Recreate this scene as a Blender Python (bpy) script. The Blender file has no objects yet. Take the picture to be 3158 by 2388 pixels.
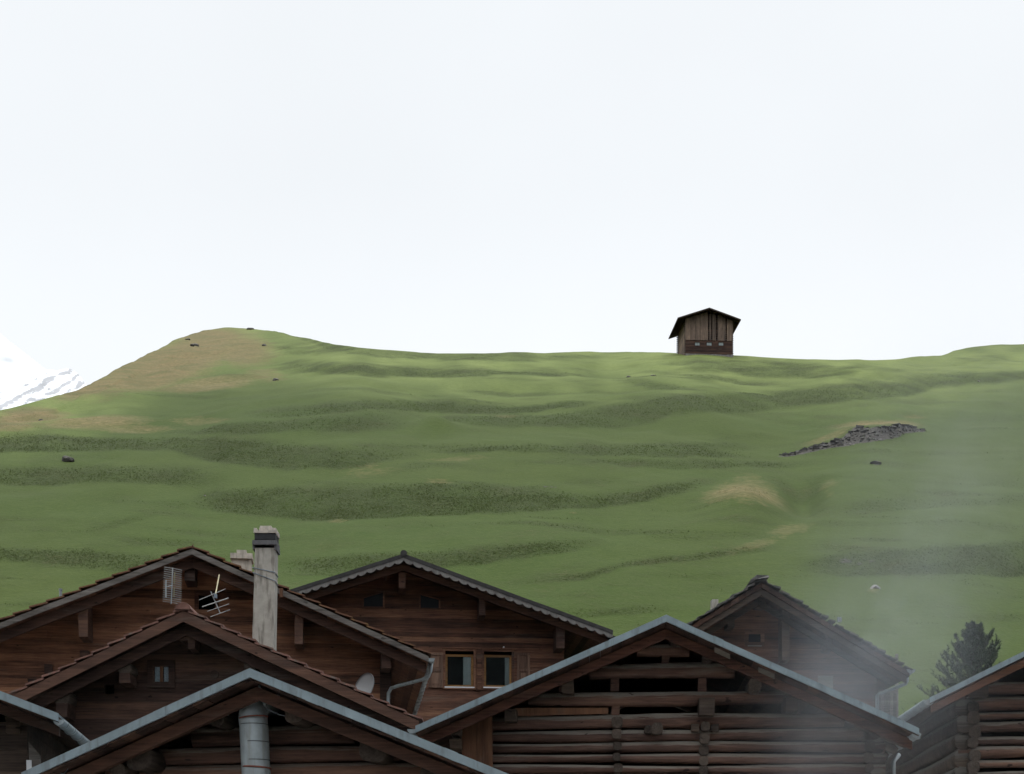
import bpy, math, random
import numpy as np
from mathutils import Vector, Matrix, Euler, Quaternion

random.seed(7)
rng = np.random.default_rng(11)
S = bpy.context.scene
COL = S.collection
R = math.radians

# ------------------------------------------------------------------ camera, sky, sun, exposure
F, CX, HOR, EYE = 5000.0, 1579.0, 2900.0, 1.6      # photo pixels: focal length, centre column, horizon row; eye height (m)
cam_d = bpy.data.cameras.new('camera')
cam = bpy.data.objects.new('camera', cam_d); COL.objects.link(cam)
cam.location = (0, 0, EYE); cam.rotation_euler = (R(90), 0, 0)
cam_d.sensor_width = 36; cam_d.lens = 36 * F / 3158
cam_d.shift_y = (HOR - 1194) / 3158
cam_d.clip_start = 0.5; cam_d.clip_end = 12000
S.camera = cam

SUN_EL, SUN_AZ = 50, 200          # azimuth measured from +Y towards +X
W = bpy.data.worlds.new('World'); S.world = W; W.use_nodes = True
nt = W.node_tree; nt.nodes.clear()
o = nt.nodes.new('ShaderNodeOutputWorld')
sky = nt.nodes.new('ShaderNodeTexSky'); sky.sky_type = 'NISHITA'; sky.sun_disc = False
sky.sun_elevation = R(SUN_EL); sky.sun_rotation = R(SUN_AZ); sky.air_density = 1.0; sky.dust_density = 3.0
b1 = nt.nodes.new('ShaderNodeBackground'); b1.inputs[1].default_value = 0.1
nt.links.new(sky.outputs[0], b1.inputs[0])
tc = nt.nodes.new('ShaderNodeTexCoord'); sp = nt.nodes.new('ShaderNodeSeparateXYZ')
nt.links.new(tc.outputs['Generated'], sp.inputs[0])
mr = nt.nodes.new('ShaderNodeMapRange'); mr.interpolation_type = 'SMOOTHSTEP'
mr.inputs[1].default_value = 0.6; mr.inputs[2].default_value = 1.0
nt.links.new(sp.outputs['Z'], mr.inputs[0])
# overcast layer: pale at the horizon, brighter overhead, with soft cloud structure
cn = nt.nodes.new('ShaderNodeTexNoise'); cn.inputs['Scale'].default_value = 4.5; cn.inputs['Detail'].default_value = 4
nt.links.new(tc.outputs['Generated'], cn.inputs['Vector'])
cm = nt.nodes.new('ShaderNodeMapRange'); cm.inputs[1].default_value = 0.3; cm.inputs[2].default_value = 0.7
cm.inputs[3].default_value = 0.98; cm.inputs[4].default_value = 1.02
nt.links.new(cn.outputs[0], cm.inputs[0])
mx = nt.nodes.new('ShaderNodeMix'); mx.data_type = 'RGBA'
SKY_LOW, SKY_HIGH = .885, 5.6
mx.inputs[6].default_value = (SKY_LOW * .94, SKY_LOW * .972, SKY_LOW, 1)
mx.inputs[7].default_value = (SKY_HIGH * .96, SKY_HIGH * .98, SKY_HIGH, 1)
nt.links.new(mr.outputs[0], mx.inputs[0])
lo = nt.nodes.new('ShaderNodeMapRange'); lo.interpolation_type = 'SMOOTHSTEP'      # bright cloud bank low over the ridge
lo.inputs[1].default_value = .33; lo.inputs[2].default_value = .43; lo.inputs[3].default_value = 1.055; lo.inputs[4].default_value = 1.0
nt.links.new(sp.outputs['Z'], lo.inputs[0])
cl = nt.nodes.new('ShaderNodeMath'); cl.operation = 'MULTIPLY'; nt.links.new(cm.outputs[0], cl.inputs[0]); nt.links.new(lo.outputs[0], cl.inputs[1])
vm = nt.nodes.new('ShaderNodeVectorMath'); vm.operation = 'SCALE'
nt.links.new(mx.outputs[2], vm.inputs[0]); nt.links.new(cl.outputs[0], vm.inputs[3])
b2 = nt.nodes.new('ShaderNodeBackground'); nt.links.new(vm.outputs[0], b2.inputs[0])
ms = nt.nodes.new('ShaderNodeMixShader'); ms.inputs[0].default_value = 0.93
nt.links.new(b1.outputs[0], ms.inputs[1]); nt.links.new(b2.outputs[0], ms.inputs[2])
nt.links.new(ms.outputs[0], o.inputs[0])

sl = bpy.data.lights.new('sun', 'SUN'); sl.energy = 1.5; sl.angle = R(30); sl.color = (1, .97, .92)
so = bpy.data.objects.new('sun', sl); COL.objects.link(so)
sd = Vector((math.sin(R(SUN_AZ)) * math.cos(R(SUN_EL)), math.cos(R(SUN_AZ)) * math.cos(R(SUN_EL)), math.sin(R(SUN_EL))))
so.rotation_euler = sd.to_track_quat('Z', 'Y').to_euler(); so.location = (20, 10, 300)

S.view_settings.view_transform = 'Standard'; S.view_settings.look = 'None'
S.view_settings.gamma = 1; S.view_settings.use_curve_mapping = False
S.view_settings.exposure = 0.2
S.cycles.use_denoising = True
S.cycles.volume_bounces = 3; S.cycles.max_bounces = 8; S.cycles.diffuse_bounces = 3
S.cycles.volume_step_rate = 2.0; S.cycles.volume_max_steps = 128
S.cycles.sample_clamp_indirect = 6

# ------------------------------------------------------------------ node helpers / materials
class NT:
    def __init__(s, name):
        s.m = bpy.data.materials.new(name); s.m.use_nodes = True
        s.t = s.m.node_tree; s.t.nodes.clear()
        s.out = s.t.nodes.new('ShaderNodeOutputMaterial')
    def n(s, kind, props=None, **inp):
        nd = s.t.nodes.new('ShaderNode' + kind)
        for k, v in (props or {}).items(): setattr(nd, k, v)
        for k, v in inp.items():
            i = nd.inputs[int(k[1:])] if k[0] == 'i' and k[1:].isdigit() else nd.inputs[k.replace('_', ' ')]
            if isinstance(v, bpy.types.NodeSocket): s.t.links.new(v, i)
            else: i.default_value = v
        return nd
    def math(s, op, a, b=0.0, clamp=False):
        return s.n('Math', {'operation': op, 'use_clamp': clamp}, i0=a, i1=b).outputs[0]
    def mix(s, f, a, b):
        a = (*a, 1) if isinstance(a, tuple) and len(a) == 3 else a
        b = (*b, 1) if isinstance(b, tuple) and len(b) == 3 else b
        return s.n('Mix', {'data_type': 'RGBA'}, i0=f, i6=a, i7=b).outputs[2]
    def rng(s, v, a, b, c=0.0, d=1.0, smooth=False):
        return s.n('MapRange', {'interpolation_type': 'SMOOTHSTEP' if smooth else 'LINEAR'}, i0=v, i1=a, i2=b, i3=c, i4=d).outputs[0]
    def noise(s, vec, scale, detail=5, rough=.55):
        return s.n('TexNoise', None, Vector=vec, Scale=scale, Detail=detail, Roughness=rough).outputs[0]
    def attr(s, name): return s.n('Attribute', {'attribute_name': name}).outputs['Fac']
    def coord(s, scale=(1, 1, 1), rot=(0, 0, 0)):
        return s.n('Mapping', None, Vector=s.n('TexCoord').outputs['Object'], Scale=scale, Rotation=rot).outputs[0]
    def ramp(s, f, stops):
        nd = s.n('ValToRGB', None, Fac=f); cr = nd.color_ramp
        while len(cr.elements) < len(stops): cr.elements.new(.5)
        for e, (p, c) in zip(cr.elements, stops): e.position = p; e.color = (*c, 1)
        return nd.outputs[0]
    def bump(s, h, strength=.3, dist=.02):
        return s.n('Bump', None, Height=h, Strength=strength, Distance=dist).outputs[0]
    def bsdf(s, **kw):
        nd = s.n('BsdfPrincipled', None, **kw)
        s.t.links.new(nd.outputs[0], s.out.inputs[0]); return nd

def wood(name, dark, mid, light, grain='x', gray=(.13, .12, .105), graymax=.85, rough=.82, streak=9.0):
    k = NT(name)
    sc = {'x': (.5, streak, streak), 'z': (streak, streak, .5), 'y': (streak, .5, streak)}[grain]
    c1 = k.coord(sc); c0 = k.coord()
    n1 = k.noise(c1, 3.2, 8, .68); n2 = k.noise(c0, .7, 4, .6); n3 = k.noise(c1, 11, 4, .7)
    tone = k.attr('tone')
    n4 = k.noise(k.coord(tuple(q * .35 for q in sc)), 2.1, 3, .6)
    f = k.math('ADD', k.math('MULTIPLY', k.rng(n1, .28, .72), .42), k.math('MULTIPLY', k.rng(n2, .3, .7), .22))
    f = k.math('ADD', f, k.math('ADD', k.math('MULTIPLY', tone, .36), k.math('MULTIPLY', k.rng(n4, .3, .7), .26))); f = k.math('SUBTRACT', f, .15)
    col = k.ramp(f, [(.12, dark), (.5, mid), (.88, light)])
    # weathered grey film where the timber is exposed from above, with a broken edge; dark knots and checks
    wx = k.math('ADD', k.attr('wx'), k.rng(n1, .3, .7, -.45, .45))
    wx = k.rng(wx, .35, .8, 0, graymax, True)
    silver = k.math('MULTIPLY', k.rng(k.noise(k.coord(tuple(q * .22 + .25 for q in sc)), 1.3, 5, .65), .54, .70, 0, .55, True), k.rng(n1, .35, .6))
    wx = k.math('MAXIMUM', wx, silver)
    col = k.mix(wx, col, k.mix(n3, tuple(g * .55 for g in gray), gray))
    knot = k.rng(k.noise(k.coord({'x': (1.6, 4, 4), 'z': (4, 4, 1.6), 'y': (4, 1.6, 4)}[grain]), 2.6, 2, .4), .70, .75, 0, .8, True)
    col = k.mix(knot, col, tuple(d * .6 for d in dark))
    crack = k.rng(n3, .30, .42, 1, 0, True)
    col = k.mix(k.math('MULTIPLY', crack, .6), col, tuple(d * .5 for d in dark))
    k.bsdf(Base_Color=col, Roughness=rough, Normal=k.bump(k.math('ADD', n1, k.math('MULTIPLY', n3, .4)), .5, .02), Specular_IOR_Level=.25)
    return k.m

M = {}
M['redwood'] = wood('brown_boards', (.024, .015, .012), (.115, .056, .038), (.25, .132, .080))
M['darkwood'] = wood('dark_boards', (.018, .012, .011), (.064, .037, .029), (.15, .082, .056))
M['logs'] = wood('weathered_logs', (.022, .014, .012), (.105, .060, .047), (.21, .118, .082), gray=(.21, .195, .17))
M['blacklog'] = wood('old_logs', (.014, .011, .010), (.055, .040, .032), (.115, .082, .060), gray=(.15, .142, .127))
M['redrafter'] = wood('red_brown_rafter', (.03, .016, .012), (.13, .06, .042), (.22, .105, .07))
M['warmwall'] = wood('warm_brown_boards', (.032, .018, .014), (.18, .086, .052), (.36, .185, .105))
M['ends'] = wood('log_end_grain', (.022, .017, .014), (.062, .048, .039), (.11, .085, .069), grain='y')
M['verge'] = wood('grey_verge_board', (.05, .044, .040), (.16, .145, .132), (.30, .28, .26), gray=(.3, .285, .27))
M['rafter'] = wood('brown_rafter', (.022, .014, .011), (.075, .040, .029), (.14, .072, .049))
M['orange'] = wood('orange_brown_boards', (.045, .023, .014), (.125, .062, .037), (.22, .11, .062), grain='z')
M['fascia'] = wood('orange_fascia', (.05, .02, .01), (.12, .05, .024), (.18, .08, .04))
M['barnboard'] = wood('upright_barn_boards', (.05, .042, .038), (.20, .145, .112), (.42, .30, .22), grain='z', streak=5)
M['palewood'] = wood('pale_window_wood', (.12, .06, .025), (.26, .14, .055), (.36, .21, .09))
M['panel'] = wood('pale_soffit_panel', (.10, .085, .07), (.16, .14, .115), (.22, .19, .16))

def simple(name, col, rough=.7, metal=0.0, var=.25, scale=6, stain=None, bump=.1, spec=.4):
    k = NT(name); c = k.coord()
    n = k.noise(c, scale, 6, .65); n2 = k.noise(k.coord((4, 4, .6)), 2.2, 5, .65)
    lo = tuple(x * (1 - var) for x in col); hi = tuple(min(1, x * (1 + var)) for x in col)
    cc = k.mix(k.rng(n, .3, .7), lo, hi)
    if stain: cc = k.mix(k.rng(n2, .48, .68, 0, .8, True), cc, stain)
    k.bsdf(Base_Color=cc, Roughness=rough, Metallic=metal, Specular_IOR_Level=spec, Normal=k.bump(n, bump, .01))
    return k.m
M['zinc'] = simple('zinc_sheet', (.20, .255, .285), .48, .25, .2, 2.2, (.135, .16, .175), .12)
M['gutter'] = simple('zinc_gutter', (.24, .275, .29), .45, .3, .15, 4, (.17, .17, .16))
M['flue'] = simple('galvanised_flue', (.25, .29, .31), .5, .25, .16, 5, (.19, .20, .2))
M['rust'] = simple('rusty_clamp', (.15, .05, .035), .8, 0, .35, 12)
M['seam'] = simple('dark_seam', (.035, .036, .04), .7)
M['plaster'] = simple('stained_plaster', (.34, .325, .29), .9, 0, .18, 5, (.15, .135, .115), .25)
M['concrete'] = simple('concrete_cap', (.44, .40, .35), .9, 0, .22, 9, (.25, .23, .2), .25)
M['darkmetal'] = simple('dark_metal', (.02, .021, .024), .7, 0, .4, 10)  # near-black metal for the louvre box and one gutter
M['lead'] = simple('weathered_lead', (.085, .085, .09), .7, 0, .4, 10)
M['tile'] = simple('terracotta_tile', (.13, .062, .038), .85, 0, .45, 5, (.17, .095, .03), .3)
M['pinktile'] = simple('pale_clay_tile', (.17, .085, .066), .85, 0, .35, 5, (.13, .115, .10), .3)
M['slate'] = simple('stone_shingle', (.075, .072, .07), .85, 0, .5, 4, (.12, .11, .09), .4)
M['darkroof'] = simple('dark_fibre_roof', (.035, .034, .034), .8, 0, .3, 5)
M['scallop'] = simple('pale_scalloped_board', (.16, .155, .15), .8, 0, .2, 5, (.10, .095, .09))
M['cable'] = simple('cable', (.16, .2, .24), .6)
M['alu'] = simple('aluminium', (.27, .28, .28), .4, .3, .1, 6)
M['yellow'] = simple('yellowed_mast', (.24, .21, .11), .5, .1, .2, 6)
M['dish'] = simple('dish_paint', (.19, .195, .2), .5, 0, .06, 3)
M['curtain'] = simple('white_curtain', (.8, .82, .79), .9, 0, .08, 5)
M['lace'] = simple('lace_curtain', (.75, .75, .8), .9, 0, .4, 45)
M['white'] = simple('white_paint', (.55, .57, .6), .6, 0, .08, 4)
M['dark'] = simple('dark_inside', (.008, .008, .01), .9, 0, .2, 3)  # near-black backing: darkness of unlit interiors put into the colour
M['stone'] = simple('boulder_stone', (.12, .113, .10), .9, 0, .45, 4, (.045, .05, .035), .6)
M['darkstone'] = simple('dark_boulder', (.075, .07, .063), .9, 0, .45, 4, (.06, .065, .035), .6)
M['shadowstone'] = simple('shaded_ledge_stone', (.038, .036, .036), .9, 0, .45, 4, (.06, .058, .04), .6)  # darker copy of the stone: shade under the turf lip as colour
M['palestone'] = simple('pale_boulder', (.22, .21, .2), .9, 0, .35, 4, (.12, .11, .09), .6)
M['barnwin'] = simple('pale_barn_pane', (.28, .33, .34), .35, 0, .12, 3)

k = NT('window_glass')
g = k.n('BsdfGlossy', None, Color=(.9, .95, 1, 1), Roughness=.02); t_ = k.n('BsdfTransparent', None, Color=(.82, .86, .88, 1))
fr = k.n('Fresnel', None, IOR=1.5).outputs[0]
mxs = k.n('MixShader', None, i0=fr, i1=t_.outputs[0], i2=g.outputs[0]); k.t.links.new(mxs.outputs[0], k.out.inputs[0]); M['glass'] = k.m
k = NT('dark_glass'); k.bsdf(Base_Color=(.012, .014, .018, 1), Roughness=.12, Specular_IOR_Level=.4); M['darkglass'] = k.m

# grass ground: green treads, rougher darker herbage on the banks, tan dry turf, bare earth
def grass_mat(name, blades=False):
    k = NT(name); c = k.coord()
    bank, dry, bare = k.attr('bank'), k.attr('dry'), k.attr('bare')
    n_big = k.noise(c, .035, 4, .5); n_mid = k.noise(c, .25, 5, .6); n_f = k.noise(c, 2.2, 5, .7); n_ff = k.noise(c, 7, 3, .7)
    tread = k.mix(k.rng(n_big, .35, .65), (.031, .053, .0078), (.042, .059, .011))
    tread = k.mix(k.rng(n_mid, .4, .75), tread, (.037, .056, .0095))
    tread = k.mix(k.rng(n_f, .4, .7, 0, .6), tread, (.054, .075, .0155))
    n_h = k.noise(k.coord((.9, 2.6, 2.6)), 2.6, 4, .75)
    tread = k.mix(k.rng(n_h, .48, .68, 0, .55), tread, (.030, .048, .009))
    tread = k.mix(k.rng(n_ff, .52, .7, 0, .35), tread, (.074, .092, .028))
    tread = k.mix(k.math('MULTIPLY', k.attr('crest_glow'), k.rng(n_f, .3, .7, .5, 1)), tread, (.135, .166, .050))  # ridge glow painted in by lightening the turf
    bk = k.mix(k.rng(n_mid, .3, .7), (.030, .046, .011), (.040, .052, .016))
    bk = k.mix(k.rng(n_f, .45, .65, 0, .5), bk, (.032, .047, .014))
    bk = k.mix(k.rng(n_ff, .52, .75, 0, .55), bk, (.088, .088, .042))
    bf = k.math('ADD', bank, k.rng(n_f, .3, .7, -.3, .3)); bf = k.math('ADD', bf, k.rng(n_mid, .3, .7, -.3, .3)); bf = k.rng(bf, .05, .95, 0, .95)
    col = k.mix(bf, tread, bk)
    dr = k.mix(k.rng(n_f, .3, .7), (.082, .064, .027), (.185, .142, .066))
    dr = k.mix(k.rng(n_mid, .42, .68, 0, .8), dr, (.085, .088, .034))
    df = k.math('ADD', k.math('MULTIPLY', dry, 1.55), k.rng(n_mid, .3, .7, -.36, .36)); df = k.math('ADD', df, k.rng(n_f, .3, .7, -.25, .25))
    df = k.rng(df, .30, 1.25, 0, .97)
    col = k.mix(df, col, dr)
    ea = k.mix(k.rng(n_ff, .35, .65), (.03, .028, .026), (.095, .088, .08))
    be = k.rng(k.math('ADD', bare, k.rng(n_f, .3, .7, -.3, .3)), .4, .6, 0, 1, True)
    col = k.mix(be, col, ea)
    if blades:
        tone = k.attr('tone')
        col = k.mix(k.rng(tone, 0, 1, 0, .6), col, k.mix(df, (.066, .086, .022), (.18, .145, .075)))
        a_ = k.bsdf(Base_Color=col, Roughness=.8, Specular_IOR_Level=.1); t2 = k.n('BsdfTranslucent', None, Color=col)
        m2 = k.n('MixShader', None, i0=.25, i1=a_.outputs[0], i2=t2.outputs[0]); k.t.links.new(m2.outputs[0], k.out.inputs[0])
    else:
        h = k.math('ADD', k.math('MULTIPLY', n_f, 1.0), k.math('MULTIPLY', n_ff, .5))
        st = k.math('ADD', .35, k.math('MULTIPLY', bf, .65))
        nd = k.n('Bump', None, Height=h, Strength=st, Distance=.22)
        k.bsdf(Base_Color=col, Roughness=.9, Specular_IOR_Level=.12, Normal=nd.outputs[0])
    return k.m
M['grass'] = grass_mat('meadow'); M['blades'] = grass_mat('meadow_blades', True)
k = NT('snow_and_rock'); c = k.coord()
rk = k.rng(k.math('ADD', k.attr('rock'), k.rng(k.noise(c, .03, 8, .75), .3, .7, -.35, .35)), .45, .62, 0, 1, True)
k.bsdf(Base_Color=k.mix(rk, (.66, .68, .70), (.33, .335, .35)), Roughness=.9); M['snow'] = k.m
k = NT('needles'); tone = k.attr('tone')
k.bsdf(Base_Color=k.ramp(tone, [(0, (.020, .034, .018)), (.5, (.048, .070, .036)), (1, (.11, .135, .075))]), Roughness=.7, Specular_IOR_Level=.2); M['needles'] = k.m
M['bouncegravel'] = simple('bounce_gravel', (.34, .32, .29), .95, 0, .2, 3)
M['shutterwood'] = wood('shutter_boards', (.05, .03, .024), (.14, .085, .062), (.25, .155, .11), grain='z')
M['unseenforest'] = simple('unseen_forest', (.035, .043, .040), .95, 0, .5, .05)
M['bark'] = wood('bark', (.02, .015, .012), (.045, .034, .027), (.07, .055, .045), grain='z')

# ------------------------------------------------------------------ mesh builder
class MB:
    def __init__(s): s.v = []; s.f = []; s.tone = []; s.wx = []
    def add(s, vs, fs, tone=None, wx=0.0):
        b = len(s.v); s.v += [tuple(p) for p in vs]
        s.f += [tuple(i + b for i in f) for f in fs]
        tone = random.random() if tone is None else tone
        s.tone += [tone] * len(vs); s.wx += list(wx) if hasattr(wx, '__len__') else [wx] * len(vs)
    def prism(s, poly, y0, y1, tone=None, wx=0.0):       # polygon in x,z extruded along y
        n = len(poly)
        vs = [(x, y0, z) for x, z in poly] + [(x, y1, z) for x, z in poly]
        fs = [tuple(range(n)), tuple(range(2 * n - 1, n - 1, -1))] + [(i, i + n, (i + 1) % n + n, (i + 1) % n) for i in range(n)]
        s.add(vs, fs, tone, wx)
    def box(s, x0, x1, y0, y1, z0, z1, tone=None, wx=0.0, jit=0.0):
        vs = [(x + random.uniform(-jit, jit), y + random.uniform(-jit, jit), z + random.uniform(-jit, jit)) for z in (z0, z1) for y in (y0, y1) for x in (x0, x1)]
        s.add(vs, [(0, 1, 3, 2), (4, 6, 7, 5), (0, 4, 5, 1), (2, 3, 7, 6), (0, 2, 6, 4), (1, 5, 7, 3)], tone, wx)
    def beam(s, p0, p1, w, h, tone=None, wx=0.0, roll=0):
        p0, p1 = Vector(p0), Vector(p1); d = (p1 - p0).normalized()
        up = Vector((0, 0, 1)) if abs(d.z) < .95 else Vector((0, 1, 0))
        a = d.cross(up).normalized() * w / 2; b = a.cross(d).normalized() * h / 2
        vs = [p + a * i + b * j for p in (p0, p1) for i, j in ((-1, -1), (1, -1), (1, 1), (-1, 1))]
        s.add(vs, [(3, 2, 1, 0), (4, 5, 6, 7), (0, 1, 5, 4), (1, 2, 6, 5), (2, 3, 7, 6), (3, 0, 4, 7)], tone, wx)
    def tube(s, pts, r, n=10, tone=None, wx=0.0, cap=True, squash=1.0):
        pts = [Vector(p) for p in pts]; rs = r if hasattr(r, '__len__') else [r] * len(pts)
        vs = []; fs = []; prev = None
        for i, p in enumerate(pts):
            d = (pts[min(i + 1, len(pts) - 1)] - pts[max(i - 1, 0)]).normalized()
            if prev is None:
                u = d.cross(Vector((0, 0, 1)) if abs(d.z) < .9 else Vector((1, 0, 0))).normalized()
            else:
                u = (prev - d * prev.dot(d)).normalized()
            prev = u; w = d.cross(u)
            for q in range(n):
                a = 2 * math.pi * q / n
                vs.append(p + (u * math.cos(a) + w * math.sin(a) * squash) * rs[i])
        for i in range(len(pts) - 1):
            for q in range(n):
                a, b = i * n + q, i * n + (q + 1) % n
                fs.append((a, b, b + n, a + n))
        if cap: fs += [tuple(range(n - 1, -1, -1)), tuple(range((len(pts) - 1) * n, len(pts) * n))]
        s.add(vs, fs, tone, wx)
    def log(s, p0, p1, r, rz=None, n=14, tone=None, top=1.0, wob=.10):   # hewn round log, greyed on its upper face
        p0, p1 = Vector(p0), Vector(p1); L = (p1 - p0).length; d = (p1 - p0).normalized()
        side = d.cross(Vector((0, 0, 1))).normalized(); up = side.cross(d).normalized(); rz = rz or r
        m = max(3, int(L / .35) + 1); vs = []; fs = []; wx = []
        ph = [random.uniform(0, 6.28) for _ in range(6)]; taper = random.uniform(-.1, .1)
        for i in range(m):
            t = i / (m - 1); sc = 1 + taper * (t - .5) + wob * .5 * math.sin(ph[0] + t * L * 1.3) + random.uniform(-1, 1) * wob * .22
            off = up * (rz * wob * .5 * math.sin(ph[1] + t * L * .9))
            for q in range(n):
                a = 2 * math.pi * q / n
                lump = 1 + wob * .35 * math.sin(3 * a + ph[2] + t * L) + random.uniform(-1, 1) * .018
                ca, sa_ = math.cos(a), math.sin(a); ca = math.copysign(abs(ca) ** .62, ca); sa_ = math.copysign(abs(sa_) ** .7, sa_)
                vs.append(p0 + d * (L * t) + off + (side * ca * r + up * sa_ * rz) * sc * lump)
                wx.append(min(1, max(0, math.sin(a) * 1.7 + .12)) * top)
        for i in range(m - 1):
            for q in range(n):
                a, b = i * n + q, i * n + (q + 1) % n
                fs.append((a, b, b + n, a + n))
        fs += [tuple(range(n - 1, -1, -1)), tuple(range((m - 1) * n, m * n))]
        s.add(vs, fs, tone, wx)
    def gutter(s, x, z, r, y0, y1, brackets=True):
        a = [math.pi + math.pi * i / 10 for i in range(11)]
        out = [(x + r * math.cos(q), z + r * math.sin(q)) for q in a]
        inn = [(x + (r - .008) * math.cos(q), z + (r - .008) * math.sin(q)) for q in reversed(a)]
        s.prism(out + inn, y0, y1)
        s.prism(out, y0 - .012, y0 - .001)                       # stop end
        if brackets:
            rr = r + .012
            o2 = [(x + rr * math.cos(q), z + rr * math.sin(q)) for q in a]
            i2 = [(x + (r + .001) * math.cos(q), z + (r + .001) * math.sin(q)) for q in reversed(a)]
            y = y0 + .35
            while y < y1: s.prism(o2 + i2, y, y + .035); y += .62
    def build(s, name, mat, parent=None, smooth=False, label=None):
        me = bpy.data.meshes.new(name); me.from_pydata(s.v, [], s.f); me.materials.append(mat)
        for nm, dat in (('tone', s.tone), ('wx', s.wx)):
            at = me.attributes.new(nm, 'FLOAT', 'POINT'); at.data.foreach_set('value', dat)
        if smooth:
            me.polygons.foreach_set('use_smooth', [len(p.vertices) <= 4 for p in me.polygons])
        me.update(); ob = bpy.data.objects.new(name, me); COL.objects.link(ob)
        if parent: ob.parent = parent
        if label: ob['label'] = label
        return ob

def tag(ob, label=None, cat=None, group=None, kind=None):
    if label: ob['label'] = label
    if cat: ob['category'] = cat
    if group: ob['group'] = group
    if kind: ob['kind'] = kind
    return ob
def world(px, py, Y): return Vector(((px - CX) / F * Y, Y, EYE + (HOR - py) / F * Y))
def ground(Y): return 6.9 * Y / 55 - .2

# ------------------------------------------------------------------ terrain
def vnoise(x, y, seed=0):
    xi, yi = np.floor(x).astype(np.int64), np.floor(y).astype(np.int64); fx, fy = x - xi, y - yi
    fx = fx * fx * (3 - 2 * fx); fy = fy * fy * (3 - 2 * fy)
    def h(a, b):
        q = (a * 374761393 + b * 668265263 + seed * 974634777) & 0x7fffffff
        q = ((q ^ (q >> 13)) * 1274126177) & 0x7fffffff
        return ((q ^ (q >> 16)) & 0xffff) / 65535.0
    return (h(xi, yi) * (1 - fx) + h(xi + 1, yi) * fx) * (1 - fy) + (h(xi, yi + 1) * (1 - fx) + h(xi + 1, yi + 1) * fx) * fy
def sstep(a, b, x): t = np.clip((x - a) / (b - a), 0, 1); return t * t * (3 - 2 * t)

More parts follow.
